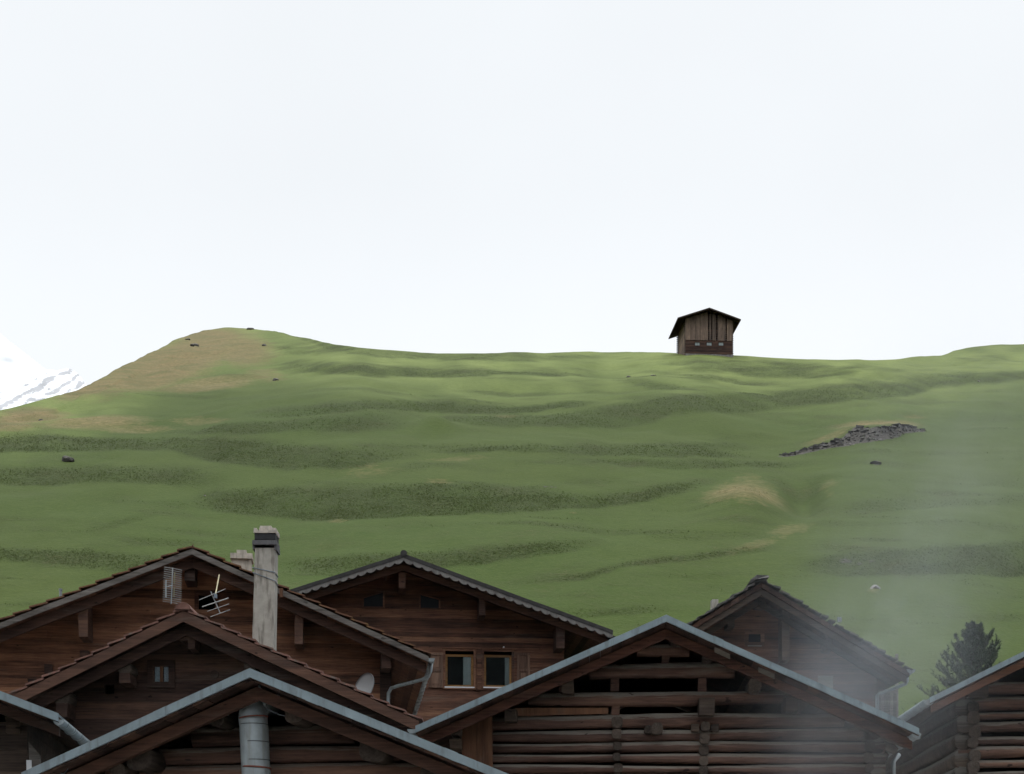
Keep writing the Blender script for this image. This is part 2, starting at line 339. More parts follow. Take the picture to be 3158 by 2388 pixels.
SKYL = np.array([(-1100, 1480), (-400, 1350), (0, 1262), (120, 1240), (220, 1210), (280, 1182), (350, 1143), (430, 1105), (500, 1070), (545, 1046), (590, 1030),
                 (640, 1016), (700, 1007), (770, 1015), (830, 1019), (900, 1036), (1000, 1057), (1100, 1073), (1163, 1080), (1300, 1090), (1400, 1093),
                 (1500, 1092), (1560, 1087), (1620, 1086), (1680, 1089), (1800, 1085), (1930, 1084), (2050, 1089), (2200, 1097), (2350, 1103), (2560, 1107),
                 (2750, 1107), (2850, 1102), (2905, 1099), (2940, 1085), (2990, 1074), (3060, 1066), (3158, 1062), (3600, 1030), (4300, 1010)], float)
BANKS = [  # (top edge, bottom edge, strength) of each steep rough bank between the mown treads
 ([(815,1012),(900,1030),(1000,1052),(1163,1078),(1380,1090),(1570,1084),(1690,1095)], [(815,1017),(900,1040),(1000,1076),(1163,1108),(1380,1115),(1570,1114),(1690,1104)], .75),
 ([(1930,1097),(2050,1098),(2250,1105),(2450,1116),(2576,1125),(2776,1133)], [(1930,1108),(2050,1122),(2200,1143),(2350,1163),(2550,1168),(2700,1155),(2776,1140)], .7),
 ([(760,1083),(900,1100),(1000,1111),(1163,1130),(1380,1130),(1600,1133),(1815,1137),(1900,1150)], [(760,1120),(900,1145),(1000,1150),(1163,1163),(1380,1169),(1540,1167),(1760,1160),(1900,1157)], .85),
 ([(1930,1130),(2050,1134),(2200,1151),(2350,1170),(2480,1186)], [(1930,1141),(2050,1152),(2200,1175),(2350,1191),(2480,1196)], .8),
 ([(1840,1170),(1950,1177),(2050,1190),(2150,1208),(2250,1219)], [(1840,1179),(1950,1195),(2050,1213),(2150,1221),(2250,1224)], .75),
 ([(700,1278),(900,1264),(1000,1254),(1163,1244),(1380,1237),(1600,1235),(1815,1236),(1930,1243)], [(700,1300),(900,1305),(1000,1296),(1163,1285),(1326,1276),(1490,1266),(1705,1255),(1930,1249)], 1),
 ([(1250,1290),(1490,1276),(1705,1262),(1920,1247),(2050,1235),(2250,1216),(2450,1198),(2600,1183),(2750,1170),(2900,1158),(3160,1146),(3700,1120)], [(1250,1305),(1540,1318),(1760,1322),(1920,1318),(2050,1296),(2250,1285),(2450,1266),(2650,1240),(2750,1225),(2900,1200),(3160,1185),(3700,1160)], .85),
 ([(430,1330),(600,1322),(760,1316),(900,1309),(1000,1300),(1200,1290),(1320,1284)], [(430,1337),(600,1345),(760,1350),(900,1348),(1000,1346),(1163,1345),(1320,1332)], .85),
 ([(-700,1345),(0,1333),(200,1341),(400,1350),(600,1353),(800,1357),(1000,1378),(1163,1388),(1350,1394)], [(-700,1410),(0,1408),(300,1405),(500,1402),(700,1437),(900,1447),(1100,1437),(1350,1406)], 1),
 ([(1250,1395),(1490,1388),(1705,1382),(1920,1374),(2050,1357),(2200,1347),(2370,1338)], [(1250,1402),(1490,1408),(1705,1415),(1920,1418),(2050,1416),(2200,1413),(2370,1408)], .95),
 ([(1650,1420),(1920,1422),(2200,1418),(2380,1414),(2560,1406)], [(1650,1428),(1920,1445),(2200,1450),(2400,1440),(2560,1420)], .75),
 ([(-700,1440),(0,1440),(200,1445),(400,1440),(600,1445),(740,1462)], [(-700,1505),(0,1503),(200,1505),(400,1503),(600,1498),(740,1486)], .85),
 ([(520,1548),(640,1497),(800,1490),(945,1485),(1100,1480),(1380,1478),(1650,1490),(1815,1520),(1975,1512),(2140,1477),(2240,1455)], [(520,1556),(700,1577),(850,1585),(1000,1588),(1270,1592),(1540,1583),(1705,1572),(1920,1559),(2085,1534),(2240,1485)], 1),
 ([(-700,1690),(0,1690),(150,1690),(350,1693),(500,1700),(640,1722)], [(-700,1738),(0,1735),(150,1738),(300,1750),(500,1758),(640,1760)], .85),
 ([(180,1648),(350,1608),(480,1570),(560,1542)], [(180,1657),(350,1632),(480,1595),(560,1560)], .6),
 ([(820,1708),(1000,1716),(1217,1710),(1490,1705),(1705,1690),(1890,1668)], [(820,1765),(1000,1780),(1200,1775),(1450,1760),(1705,1733),(1890,1705)], .9),
 ([(1560,1800),(1815,1787),(1975,1743),(2200,1711),(2450,1686)], [(1560,1815),(1815,1808),(1975,1765),(2200,1732),(2450,1708)], .75),
 ([(1930,1790),(2200,1770),(2350,1750)], [(1930,1804),(2200,1796),(2350,1775)], .6),
 ([(2400,1752),(2626,1721),(2750,1706),(2950,1686),(3160,1676),(3700,1660)], [(2400,1766),(2626,1796),(2800,1798),(2950,1792),(3160,1789),(3700,1770)], .95),
 ([(2480,1556),(2600,1540),(2750,1530),(2850,1540),(3000,1548),(3160,1520),(3600,1500)], [(2480,1590),(2650,1592),(2800,1580),(2900,1570),(3000,1568),(3160,1555),(3600,1540)], .55),
 ([(2320,1462),(2400,1468),(2460,1490),(2530,1470),(2600,1420)], [(2320,1480),(2380,1500),(2450,1520),(2560,1500),(2600,1440)], .8),
 ([(2560,1262),(2700,1243),(2860,1224)], [(2560,1272),(2700,1258),(2860,1234)], .5),
 ([(2860,1122),(2950,1103),(3050,1088),(3160,1078)], [(2860,1132),(2950,1124),(3050,1112),(3160,1108)], .6),
 ([(1560,1908),(1800,1905),(2000,1890),(2150,1880)], [(1560,1922),(1800,1925),(2000,1912),(2150,1900)], .6),
]
SCREE_T = [(2400,1397),(2462,1379),(2524,1367),(2579,1354),(2643,1331),(2668,1338),(2723,1335),(2793,1322),(2850,1331)]
SCREE_B = [(2400,1400),(2432,1399),(2524,1388),(2611,1379),(2661,1371),(2710,1362),(2773,1354),(2850,1338)]
DRYS = [ # cx, cy, rx, ry, rotation, strength
 (730,1075,150,60,.1,.8),(520,1120,330,75,-.32,1.0),(300,1195,170,40,-.25,.9),(650,1040,150,40,0,.9),(820,1150,90,30,.1,.55),(640,1180,210,28,-.12,.75),
 (90,1285,150,36,-.1,.95),(280,1305,220,24,-.05,.75),(420,1320,160,14,0,.6),(20,1320,120,18,0,.8),(620,1300,130,12,0,.4),(860,1015,60,12,0,.5),
 (2295,1545,150,58,.05,.72),(2310,1490,70,30,0,.55),(2440,1640,90,22,-.25,.55),(2710,1312,150,24,-.02,.85),(2570,1340,110,14,-.25,.5),(2560,1500,36,40,-.7,.5),
 (2820,1283,60,7,0,.6),(1045,1592,40,10,0,.55),(1355,1476,60,10,0,.55),(1560,1275,50,14,0,.45),(1340,1320,36,10,0,.5),(1765,1582,26,7,0,.5),(1400,1420,120,8,0,.35),
 (2350,1690,120,20,-.3,.35),(1120,1440,120,20,0,.3),(2690,1840,26,8,0,.6),(2780,1760,60,14,0,.3)]
pxs = np.arange(-1100, 4301, 7.0); NC = len(pxs); NR = 330
sk = np.interp(pxs, SKYL[:, 0], SKYL[:, 1]); ker = np.exp(-np.linspace(-2, 2, 7) ** 2); ker /= ker.sum()
sk = np.convolve(np.pad(sk, 3, mode='edge'), ker, 'valid')
PY0 = 2420.0
tt = np.linspace(0, 1, NR)[:, None]
PY = PY0 + (sk[None, :] - PY0) * tt; PX = np.broadcast_to(pxs[None, :], PY.shape)
wob = (vnoise(PX / 55, PY / 30, 3) - .5) * 6 + (vnoise(PX / 18, PY / 10, 4) - .5) * 4
bank = np.zeros_like(PY)
for top, bot, st in BANKS:
    top = np.array(top, float); bot = np.array(bot, float)
    tp = np.interp(PX, top[:, 0], top[:, 1]); bt = np.interp(PX, bot[:, 0], bot[:, 1])
    w = np.clip((bt - tp) * .5, 3, 20); q = PY + wob * .8
    v = sstep(tp - w * .7, tp + w * .9, q) * (1 - sstep(bt - w * .4, bt + w * .3, q))
    a0, a1 = top[0, 0], top[-1, 0]
    v = v * sstep(a0 - 60, a0 + 240, PX) * (1 - sstep(a1 - 240, a1 + 60, PX)) * (.78 + .36 * vnoise(PX / 150, PY / 26, 8))
    bank = np.maximum(bank, v * st * .9)
rip = sstep(.52, .86, vnoise(PX / 330 + PY / 90, PY / 11 - PX / 260, 71)) * .36 + sstep(.55, .9, vnoise(PX / 180, PY / 6.5 + PX / 300, 72)) * .20
bank = np.maximum(bank, rip * (.5 + .8 * vnoise(PX / 400, PY / 120, 73)))
st_, sb_ = np.array(SCREE_T, float), np.array(SCREE_B, float)
tp = np.interp(PX, st_[:, 0], st_[:, 1]); bt = np.interp(PX, sb_[:, 0], sb_[:, 1]); bt = tp + (bt - tp) * .72
bare = sstep(tp - 3, tp + 3, PY + wob * .4) * (1 - sstep(bt - 2, bt + 3, PY + wob * .3)) * (PX > 2398) * (PX < 2852)
dry = np.zeros_like(PY)
for cx, cy, rx, ry, ro, st in DRYS:
    if cx > 840 and rx < 100: st *= .68
    dx, dy = PX - cx, PY - cy; u = dx * math.cos(ro) + dy * math.sin(ro); v = -dx * math.sin(ro) + dy * math.cos(ro)
    dry = np.maximum(dry, st * (1 - sstep(.30, 1.25, np.sqrt((u / rx) ** 2 + (v / ry) ** 2))))
for cx, cy, rx, ry, st in [(2640,1750,90,16,.5),(2700,1425,26,8,.75),(1700,1492,60,10,.35),(2890,1740,160,26,.2)]:
    bare = np.maximum(bare, st * (1 - sstep(.4, 1.2, np.hypot((PX - cx) / rx, (PY - cy) / ry))) * (.4 + .9 * vnoise(PX / 14, PY / 7, 9)))
crest_glow = 1.0 * sstep(sk[None] + 230, sk[None] + 10, PY) * (.6 + .7 * vnoise(PX / 70, PY / 24, 61))  # brighter light near the skyline, put into the grass colour
mod = 1.34 - .88 * bank - .9 * np.minimum(bare, 1) * (bank < .3)
mod = np.clip(mod, .22, 1.5)
dpy = -np.diff(PY, axis=0)
YY = np.empty_like(PY); YY[0] = 55
SLP = .62 - .19 * sstep(2300, 1100, PY)              # convex hill: steep above the village, easing towards the crest
kk = mod / (SLP - (HOR - PY) / F) / F
YY = 55 * np.exp(np.vstack([np.zeros((1, NC)), np.cumsum(dpy * .5 * (kk[1:] + kk[:-1]), axis=0)]))
for _ in range(3):
    YY = np.apply_along_axis(lambda r: np.convolve(np.pad(r, 3, mode='edge'), ker, 'valid'), 1, YY)
ZZ = EYE + (HOR - PY) / F * YY; XX = (PX - CX) / F * YY
amp = sstep(0, .08, tt)
bump = (vnoise(XX / 14, YY / 14, 21) - .5) * .9 + (vnoise(XX / 5, YY / 6, 22) - .5) * .34 + (vnoise(XX / 1.6, YY / 2, 23) - .5) * (.10 + .05 * bank)
bump += dry * ((vnoise(XX / 3.2, YY / 4.5, 24) - .5) * .55 + (vnoise(XX / 1.1, YY / 1.4, 25) - .5) * .22)
bump += .8 * np.exp(-(((PX - 2290) / 95) ** 2 + ((PY - 1575) / 55) ** 2)) - 1.1 * np.exp(-(((PX - 2480) / 60) ** 2 + ((PY - 1530) / 60) ** 2))
bump += .9 * np.exp(-(((PX - 1345) / 60) ** 2 + ((PY - 1330) / 16) ** 2)) + .8 * np.exp(-(((PX - 2715) / 120) ** 2 + ((PY - 1330) / 18) ** 2))
ZZ = ZZ + bump * amp * np.where(tt > .97, .35, 1)
GX, GY, GZ, GPY = XX.copy(), YY.copy(), ZZ.copy(), PY
def tpos(px, py):
    c = (px - pxs[0]) / 7.0; c0 = int(c); fc = c - c0
    out = Vector((0, 0, 0))
    for ci, wc in ((c0, 1 - fc), (c0 + 1, fc)):
        r = np.clip((PY0 - py) / (PY0 - sk[ci]), 0, 1) * (NR - 1); r0 = min(int(r), NR - 2); fr = r - r0
        for ri, wr in ((r0, 1 - fr), (r0 + 1, fr)):
            out += Vector((GX[ri, ci], GY[ri, ci], GZ[ri, ci])) * (wc * wr)
    return out
# rows behind the crest fall away; rows in front make the village floor
extra = []
Yc, Zc = YY[-1], ZZ[-1]
for dY, dZ in ((2.5, .45), (7, .6), (20, -2), (60, -25), (160, -90)):
    extra.append((PX[-1], (pxs - CX) / F * (Yc + dY), Yc + dY, Zc + dZ))
front = []
vg = MB(); gy = [-40, 0, 10, 20, 30, 38, 46, 53]  # unseen pale ground added to bounce light up under the eaves
for a_, b_ in zip(gy[:-1], gy[1:]):
    vg.add([(-29, a_, (ground(a_) if a_ > 0 else ground(0) + .01 * a_) + .05), (29, a_, (ground(a_) if a_ > 0 else ground(0) + .01 * a_) + .05), (29, b_, ground(max(b_, 0)) + .05), (-29, b_, ground(max(b_, 0)) + .05)], [(0, 1, 2, 3)])
tag(vg.build('bounce_ground', M['bouncegravel']), 'unseen pale gravel ground added to bounce light under the eaves', None, None, 'structure')
for y in (-40, 0, 10, 20, 30, 38, 46, 51):
    front.append((XX[0] * 1.0, np.full(NC, float(y)), np.full(NC, ground(y) if y > 0 else ground(0) + .01 * y)))
Xa = np.vstack([f[0] for f in front] + [XX] + [e[1] for e in extra])
Ya = np.vstack([f[1] for f in front] + [YY] + [e[2] for e in extra])
Za = np.vstack([f[2] for f in front] + [ZZ] + [e[3] for e in extra])
def padm(a): return np.vstack([np.zeros((len(front), NC)), a, np.repeat(a[-1:], len(extra), 0)])
bank_a, dry_a, bare_a = padm(bank), padm(dry), padm(bare)
def np_mesh(name, verts, faces, attrs, mat, smooth=True):
    me = bpy.data.meshes.new(name); nf, k_ = faces.shape
    me.vertices.add(len(verts)); me.vertices.foreach_set('co', verts.astype(np.float32).ravel())
    me.loops.add(nf * k_); me.loops.foreach_set('vertex_index', faces.astype(np.int32).ravel())
    me.polygons.add(nf); me.polygons.foreach_set('loop_start', np.arange(0, nf * k_, k_, dtype=np.int32))
    me.polygons.foreach_set('loop_total', np.full(nf, k_, np.int32))
    if smooth: me.polygons.foreach_set('use_smooth', np.ones(nf, bool))
    for n_, d in attrs.items():
        a = me.attributes.new(n_, 'FLOAT', 'POINT'); a.data.foreach_set('value', d.astype(np.float32).ravel())
    me.materials.append(mat); me.update(calc_edges=True); me.validate()
    ob = bpy.data.objects.new(name, me); COL.objects.link(ob); return ob
def grid_faces(nr, nc):
    i = np.arange(nr * nc).reshape(nr, nc)
    return np.stack([i[:-1, :-1], i[:-1, 1:], i[1:, 1:], i[1:, :-1]], -1).reshape(-1, 4)
hill = np_mesh('hillside', np.stack([Xa, Ya, Za], -1).reshape(-1, 3), grid_faces(*Xa.shape), {'bank': bank_a, 'dry': dry_a, 'bare': bare_a, 'crest_glow': padm(crest_glow)}, M['grass'])
tag(hill, 'terraced green alpine hillside with mown treads and rough banks', None, None, 'structure')
mb = MB(); mb.add([(-3100, -1400, -4), (3100, -1400, -4), (3100, 6900, -4), (-3100, 6900, -4)], [(0, 1, 2, 3)])
tag(mb.build('ground', M['grass']), kind='structure')

oy, ox = np.linspace(0, 1, 40)[:, None], np.linspace(-2600, 2600, 80)[None]  # unseen slope added behind the camera to darken pane reflections
OZ = -6 + 420 * oy ** 1.2 * (.8 + .4 * vnoise(ox / 600 + oy, oy * 3 + ox * 0, 51)) + 30 * vnoise(ox / 60, oy * 14 + ox * 0, 52) * oy
op_ = np_mesh('unseen_opposite_slope', np.stack([np.broadcast_to(ox, OZ.shape), np.broadcast_to(-420 - 900 * oy, OZ.shape), OZ], -1).reshape(-1, 3), grid_faces(*OZ.shape)[:, ::-1], {}, M['unseenforest'])
tag(op_, 'unseen forested valley side added to darken window reflections', None, None, 'structure')

# standing grass: single blades and tufts, long on the banks and short on the treads
NB = 330000
pc = rng.uniform((-60 + 1100) / 7, (3230 + 1100) / 7, NB); pr = rng.uniform(.16, .999, NB) ** .9 * (NR - 1.01)
ci, ri = pc.astype(int), pr.astype(int); fc, fr_ = pc - ci, pr - ri
def samp(a): return (a[ri, ci] * (1 - fc) + a[ri, ci + 1] * fc) * (1 - fr_) + (a[ri + 1, ci] * (1 - fc) + a[ri + 1, ci + 1] * fc) * fr_
bx, by, bz = samp(GX), samp(GY), samp(GZ); bb, bd, bbr = samp(bank), samp(dry), samp(bare)
clump = vnoise(bx * .9, by * .9, 31)
keep = (bbr < .5) & (rng.random(NB) < np.clip(.9 * np.maximum(bb, bd * .5) - .2, 0, 1)) & ((clump > .38) | (rng.random(NB) < .35))
bx, by, bz, bb, bd, clump = [a[keep] for a in (bx, by, bz, bb, bd, clump)]; n = len(bx)
hgt = (.03 + .045 * rng.random(n)) + np.maximum(bb, bd * .4) * (.01 + .06 * rng.random(n) * (.5 + clump)); wid = .02 + .03 * rng.random(n) + .02 * bb
th = rng.normal(0, .5, n); lx, ly = rng.normal(0, .5, n) * hgt, rng.uniform(.5, 1.5, n) * hgt
V = np.empty((n, 3, 3))
V[:, 0] = np.stack([bx - np.cos(th) * wid, by - np.sin(th) * wid, bz - .02], -1)
V[:, 1] = np.stack([bx + np.cos(th) * wid, by + np.sin(th) * wid, bz - .02], -1)
V[:, 2] = np.stack([bx + lx, by + ly, bz + .55 * ly + .6 * hgt], -1)
rep = lambda a: np.repeat(a, 3)
tn = np.clip(rng.random(n) * .9, 0, 1); tones = np.stack([.25 + tn * .3, .25 + tn * .3, .4 + tn * .6], -1).ravel()
gr = np_mesh('grass', V.reshape(-1, 3), np.arange(3 * n).reshape(-1, 3), {'bank': rep(bb), 'dry': rep(bd), 'bare': np.zeros(3 * n), 'crest_glow': rep(samp(crest_glow)[keep]), 'tone': tones}, M['blades'], False)
tag(gr, 'short and tufted grass growing over the terraced hillside', None, None, 'stuff')

# snowy mountain behind the left shoulder of the hill
mpx = np.arange(-900, 700, 6.0); mt = np.linspace(0, 1, 120)[:, None]
msk = np.interp(mpx, [-900, -400, -60, 0, 40, 90, 140, 175, 215, 240, 270, 330, 420, 700], [990, 995, 1010, 1030, 1062, 1100, 1140, 1143, 1136, 1152, 1192, 1240, 1290, 1400])
MPY = 1500 + (msk[None] - 1500) * mt; MPX = np.broadcast_to(mpx[None], MPY.shape)
MY = 3700 + (1500 - MPY) * 1.5 + (vnoise(MPX / 90, MPY / 60, 41) - .5) * 50 + (vnoise(MPX / 30, MPY / 22, 42) - .5) * 14
MX = (MPX - CX) / F * MY; MZ = EYE + (HOR - MPY) / F * MY
wv = MPY + .53 * MPX + (vnoise(MPX / 30, MPY / 30, 43) - .5) * 22
rock = np.zeros_like(wv)
for c_, w_, s_ in ((1251, 9, 1.0), (1262, 7, .75), (1224, 5, .7), (1212, 3.5, .55), (1238, 3, .5), (1180, 7, .35), (1290, 12, .8), (1320, 10, .7)):
    rock = np.maximum(rock, s_ * np.exp(-((wv - c_) / w_) ** 2))
rock *= .35 + 1.0 * vnoise(MPX / 16, MPY / 9, 44)
Xm = np.vstack([MX, MX[-1:] * 1.3]); Ym = np.vstack([MY, MY[-1:] * 1.3]); Zm = np.vstack([MZ, MZ[-1:] * .7]); rock = np.vstack([rock, rock[-1:]])
mo = np_mesh('snowy_mountain', np.stack([Xm, Ym, Zm], -1).reshape(-1, 3), grid_faces(*Xm.shape), {'rock': rock}, M['snow'])
tag(mo, 'snow covered mountain with rock streaks fading into cloud', None, None, 'structure')

# ------------------------------------------------------------------ buildings
class Bld:
    def __init__(s, name, label, px, Y, yaw, cat, group=None, z=None):
        s.root = bpy.data.objects.new(name, None); COL.objects.link(s.root); s.yaw = R(yaw)
        s.org = Vector(((px - CX) / F * Y, Y, ground(Y) if z is None else z)); s.root.location = s.org; s.root.rotation_euler = (0, 0, s.yaw)
        tag(s.root, label, cat, group); s.rot = Matrix.Rotation(-s.yaw, 3, 'Z'); s.o = s.rot @ (Vector((0, 0, EYE)) - s.org)
    def L(s, px, py, d=0.0):
        dd = s.rot @ Vector(((px - CX) / F, 1, (HOR - py) / F)); t = (d - s.o.y) / dd.y; p = s.o + dd * t
        return p.x, p.z
    def P(s, px, py, d=0.0): x, z = s.L(px, py, d); return Vector((x, d, z))
    def to_world(s, p): return Matrix.Rotation(s.yaw, 3, 'Z') @ Vector(p) + s.org
    def roof(s, apex, left, right, ov, depth, t):
        s.ov, s.D, s.t = ov, depth, t
        (s.xa, s.za), (s.xl, s.zl), (s.xr, s.zr) = s.L(*apex, -ov), s.L(*left, -ov), s.L(*right, -ov)
    def zt(s, x):
        return s.zl + (x - s.xl) * (s.za - s.zl) / (s.xa - s.xl) if x < s.xa else s.zr + (x - s.xr) * (s.za - s.zr) / (s.xa - s.xr)
    def xs(s, z, off):                      # x range below the roof line lowered by off, at height z
        z = z + off
        return (s.xl + (z - s.zl) * (s.xa - s.xl) / (s.za - s.zl), s.xr + (z - s.zr) * (s.xa - s.xr) / (s.za - s.zr))
    def strip(s, mb, side, y0, y1, o0, o1, e=0.0, a=0.0, tone=None, wx=0.0):   # board along one slope between vertical offsets o0..o1
        x0 = (s.xl + e) if side < 0 else (s.xr - e); x1 = s.xa + (a if side > 0 else -a)
        n = max(2, int(abs(x1 - x0) / .8)); up = []; lo = []
        for i in range(n + 1):
            x = x0 + (x1 - x0) * i / n; j = random.uniform(-.007, .007) if 0 < i < n else 0
            up.append((x, s.zt(x) - o0 + j)); lo.append((x, s.zt(x) - o1 + j))
        pl = up + lo[::-1]
        mb.prism(pl if side > 0 else pl[::-1], y0, y1, tone, wx)
    def deck(s, mat, name='roof', o0=.005):
        mb = MB(); t = s.t; y0, y1 = -s.ov + .035, s.D + .5
        # boarded underside: separate boards along the slope, plus one cover sheet above
        for side in (-1, 1):
            L_ = abs((s.xl if side < 0 else s.xr) - s.xa); n = max(3, int(L_ / .18)); xe = s.xl if side < 0 else s.xr
            for i in range(n):
                a, b = xe + (s.xa - xe) * i / n, xe + (s.xa - xe) * (i + .97) / n; j = random.uniform(0, .012)
                pl = [(a, s.zt(a) - .03), (b, s.zt(b) - .03), (b, s.zt(b) - t + j), (a, s.zt(a) - t + j)]
                mb.prism(pl, y0, y1)
        return mb.build(name, mat, s.root)
    def cover(s, mat, name='roof_covering', o0=-.004, o1=.028, parent=None):
        mb = MB()
        for side in (-1, 1): s.strip(mb, side, -s.ov + .036, s.D + .52, o0, o1)
        return mb.build(name, mat, parent or s.root)
    def planks(s, mb, x0, x1, z0, h, y0, y1, off, openings=(), jit=.008, hv=.15, ztop=99):
        zs = [z0]
        while zs[-1] < min(s.za - off, ztop): zs.append(min(zs[-1] + h * random.uniform(1 - hv, 1 + hv), max(s.za - off, z0)) if zs[-1] + h < min(s.za - off, ztop) else min(s.za - off, ztop))
        for a, b in zip(zs[:-1], zs[1:]):
            cuts = sorted({a, b} | {z for o_ in openings for z in (o_[2], o_[3]) if a + 1e-4 < z < b - 1e-4})
            tone = random.random(); dy = random.uniform(-jit, jit)
            for c0, c1 in zip(cuts[:-1], cuts[1:]):
                g = .004 if c1 == b else 0
                l0, r0 = s.xs(c0, off); l1, r1 = s.xs(c1, off)
                l0, l1 = max(l0, x0), max(l1, x0); r0, r1 = min(r0, x1), min(r1, x1)
                if r0 - l0 < .02: continue
                if r1 < l1: l1 = r1 = (l1 + r1) / 2
                segs = [(l0, l1, r0, r1)]
                for ox0, ox1, oz0, oz1 in sorted(openings):
                    if oz0 <= c0 + 1e-4 and oz1 >= c1 - 1e-4:
                        l_ = segs.pop(); segs += [(l_[0], l_[1], ox0, ox0), (ox1, ox1, l_[2], l_[3])]
                for sa, sb, sc_, sd_ in segs:
                    if sc_ - sa < .01: continue
                    # butt joints break long boards
                    m = [sa] + ([random.uniform(sa + .5, sc_ - .5)] if sc_ - sa > 3 else []) + [sc_]
                    for i in range(len(m) - 1):
                        p0, p1 = m[i], m[i + 1] - (.003 if i + 1 < len(m) - 1 else 0)
                        q0 = sb if i == 0 else max(p0, sb); q1 = sd_ if i + 1 == len(m) - 1 else min(p1, sd_)
                        if q1 < q0: q0 = q1 = (q0 + q1) / 2
                        mb.prism([(p0, c0), (p1, c0), (q1, c1 - g), (q0, c1 - g)], y0 + dy, y1, min(1, max(0, tone + random.uniform(-.15, .15))))
    def shell(s, x0, x1, z0, mat, off, name_side='side_wall', t=.12, h=.24, log=False, sides=(-1, 1), logm=None):
        for sd_, x in ((-1, x0), (1, x1)):
            mb = MB(); ze = s.zt(x) - off - .02; z = z0
            if log and sd_ in sides:
                while z < ze - .05:
                    r = h / 2 * random.uniform(.92, 1.05)
                    mb.log((x - sd_ * r * .8, -.18 * random.random(), z + r), (x - sd_ * r * .8, s.D, z + r), r * 1.05); z += h
                mb.box(x - sd_ * .30, x - sd_ * .26, .1, s.D, z0, ze, 0)
            else:
                while z < ze:
                    b = min(z + h, ze); j = random.uniform(-.008, .008)
                    mb.box(min(x, x - sd_ * t) + j, max(x, x - sd_ * t) + j, .02, s.D, z, b - .004); z += h
            mb.build(name_side, logm if (log and sd_ in sides) else mat, s.root, log)
        mb = MB(); mb.prism([(x0 + .02, z0), (x1 - .02, z0), (x1 - .02, s.zt(x1) - off - .03), (s.xa, s.za - off - .03), (x0 + .02, s.zt(x0) - off - .03)], s.D - .1, s.D + .02)
        mb.build('back_wall', mat, s.root)
    def bargeboards(s, mat, o0, o1, y, w=.03, name='bargeboard', e=0.0, a=0.0, pieces=1):
        for side in (-1, 1):
            mb = MB(); s.strip(mb, side, y, y + w, o0, o1, e, a); mb.build(name, mat, s.root)
    def purlin(s, px, py, w, h, mat, d0=None, d1=.25, rnd=False, name='purlin'):
        d0 = -s.ov + .25 if d0 is None else d0; x, z = s.L(px, py, d0); sc = (s.org.y + d0) / F; mb = MB()
        if rnd: mb.log((x, d0, z), (x, d1, z), w / 2 * sc, h / 2 * sc, top=.3)
        else: mb.box(x - w / 2 * sc, x + w / 2 * sc, d0, d1, z - h / 2 * sc, z + h / 2 * sc, jit=.01)
        return mb.build(name, mat, s.root, rnd)
    def pbox(s, mb, px0, px1, pyt, pyb, d0, d1, tone=None, wx=0.0, jit=0):
        (x0, z1), (x1, z0) = s.L(px0, pyt, d0), s.L(px1, pyb, d0); mb.box(x0, x1, d0, d1, z0, z1, tone, wx, jit)
        return x0, x1, z0, z1
    def rect(s, px0, px1, pyt, pyb, d=0.0):
        (x0, z1), (x1, z0) = s.L(px0, pyt, d), s.L(px1, pyb, d); return x0, x1, z0, z1

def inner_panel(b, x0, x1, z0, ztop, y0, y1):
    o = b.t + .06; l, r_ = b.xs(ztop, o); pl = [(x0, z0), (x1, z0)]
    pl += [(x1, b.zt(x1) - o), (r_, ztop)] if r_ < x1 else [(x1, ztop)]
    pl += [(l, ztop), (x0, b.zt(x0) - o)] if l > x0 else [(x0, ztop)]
    mb = MB(); mb.prism(pl, y0, y1); mb.build('interior_dark_sheet', M['dark'], b.root)  # near-black sheet standing for the unlit barn interior

def ring_frame(mb, x0, x1, z0, z1, w, y0, y1):
    mb.box(x0, x1, y0, y1, z1 - w, z1); mb.box(x0, x1, y0, y1, z0, z0 + w)
    mb.box(x0, x0 + w, y0 + .002, y1, z0 + w, z1 - w); mb.box(x1 - w, x1, y0 + .002, y1, z0 + w, z1 - w)

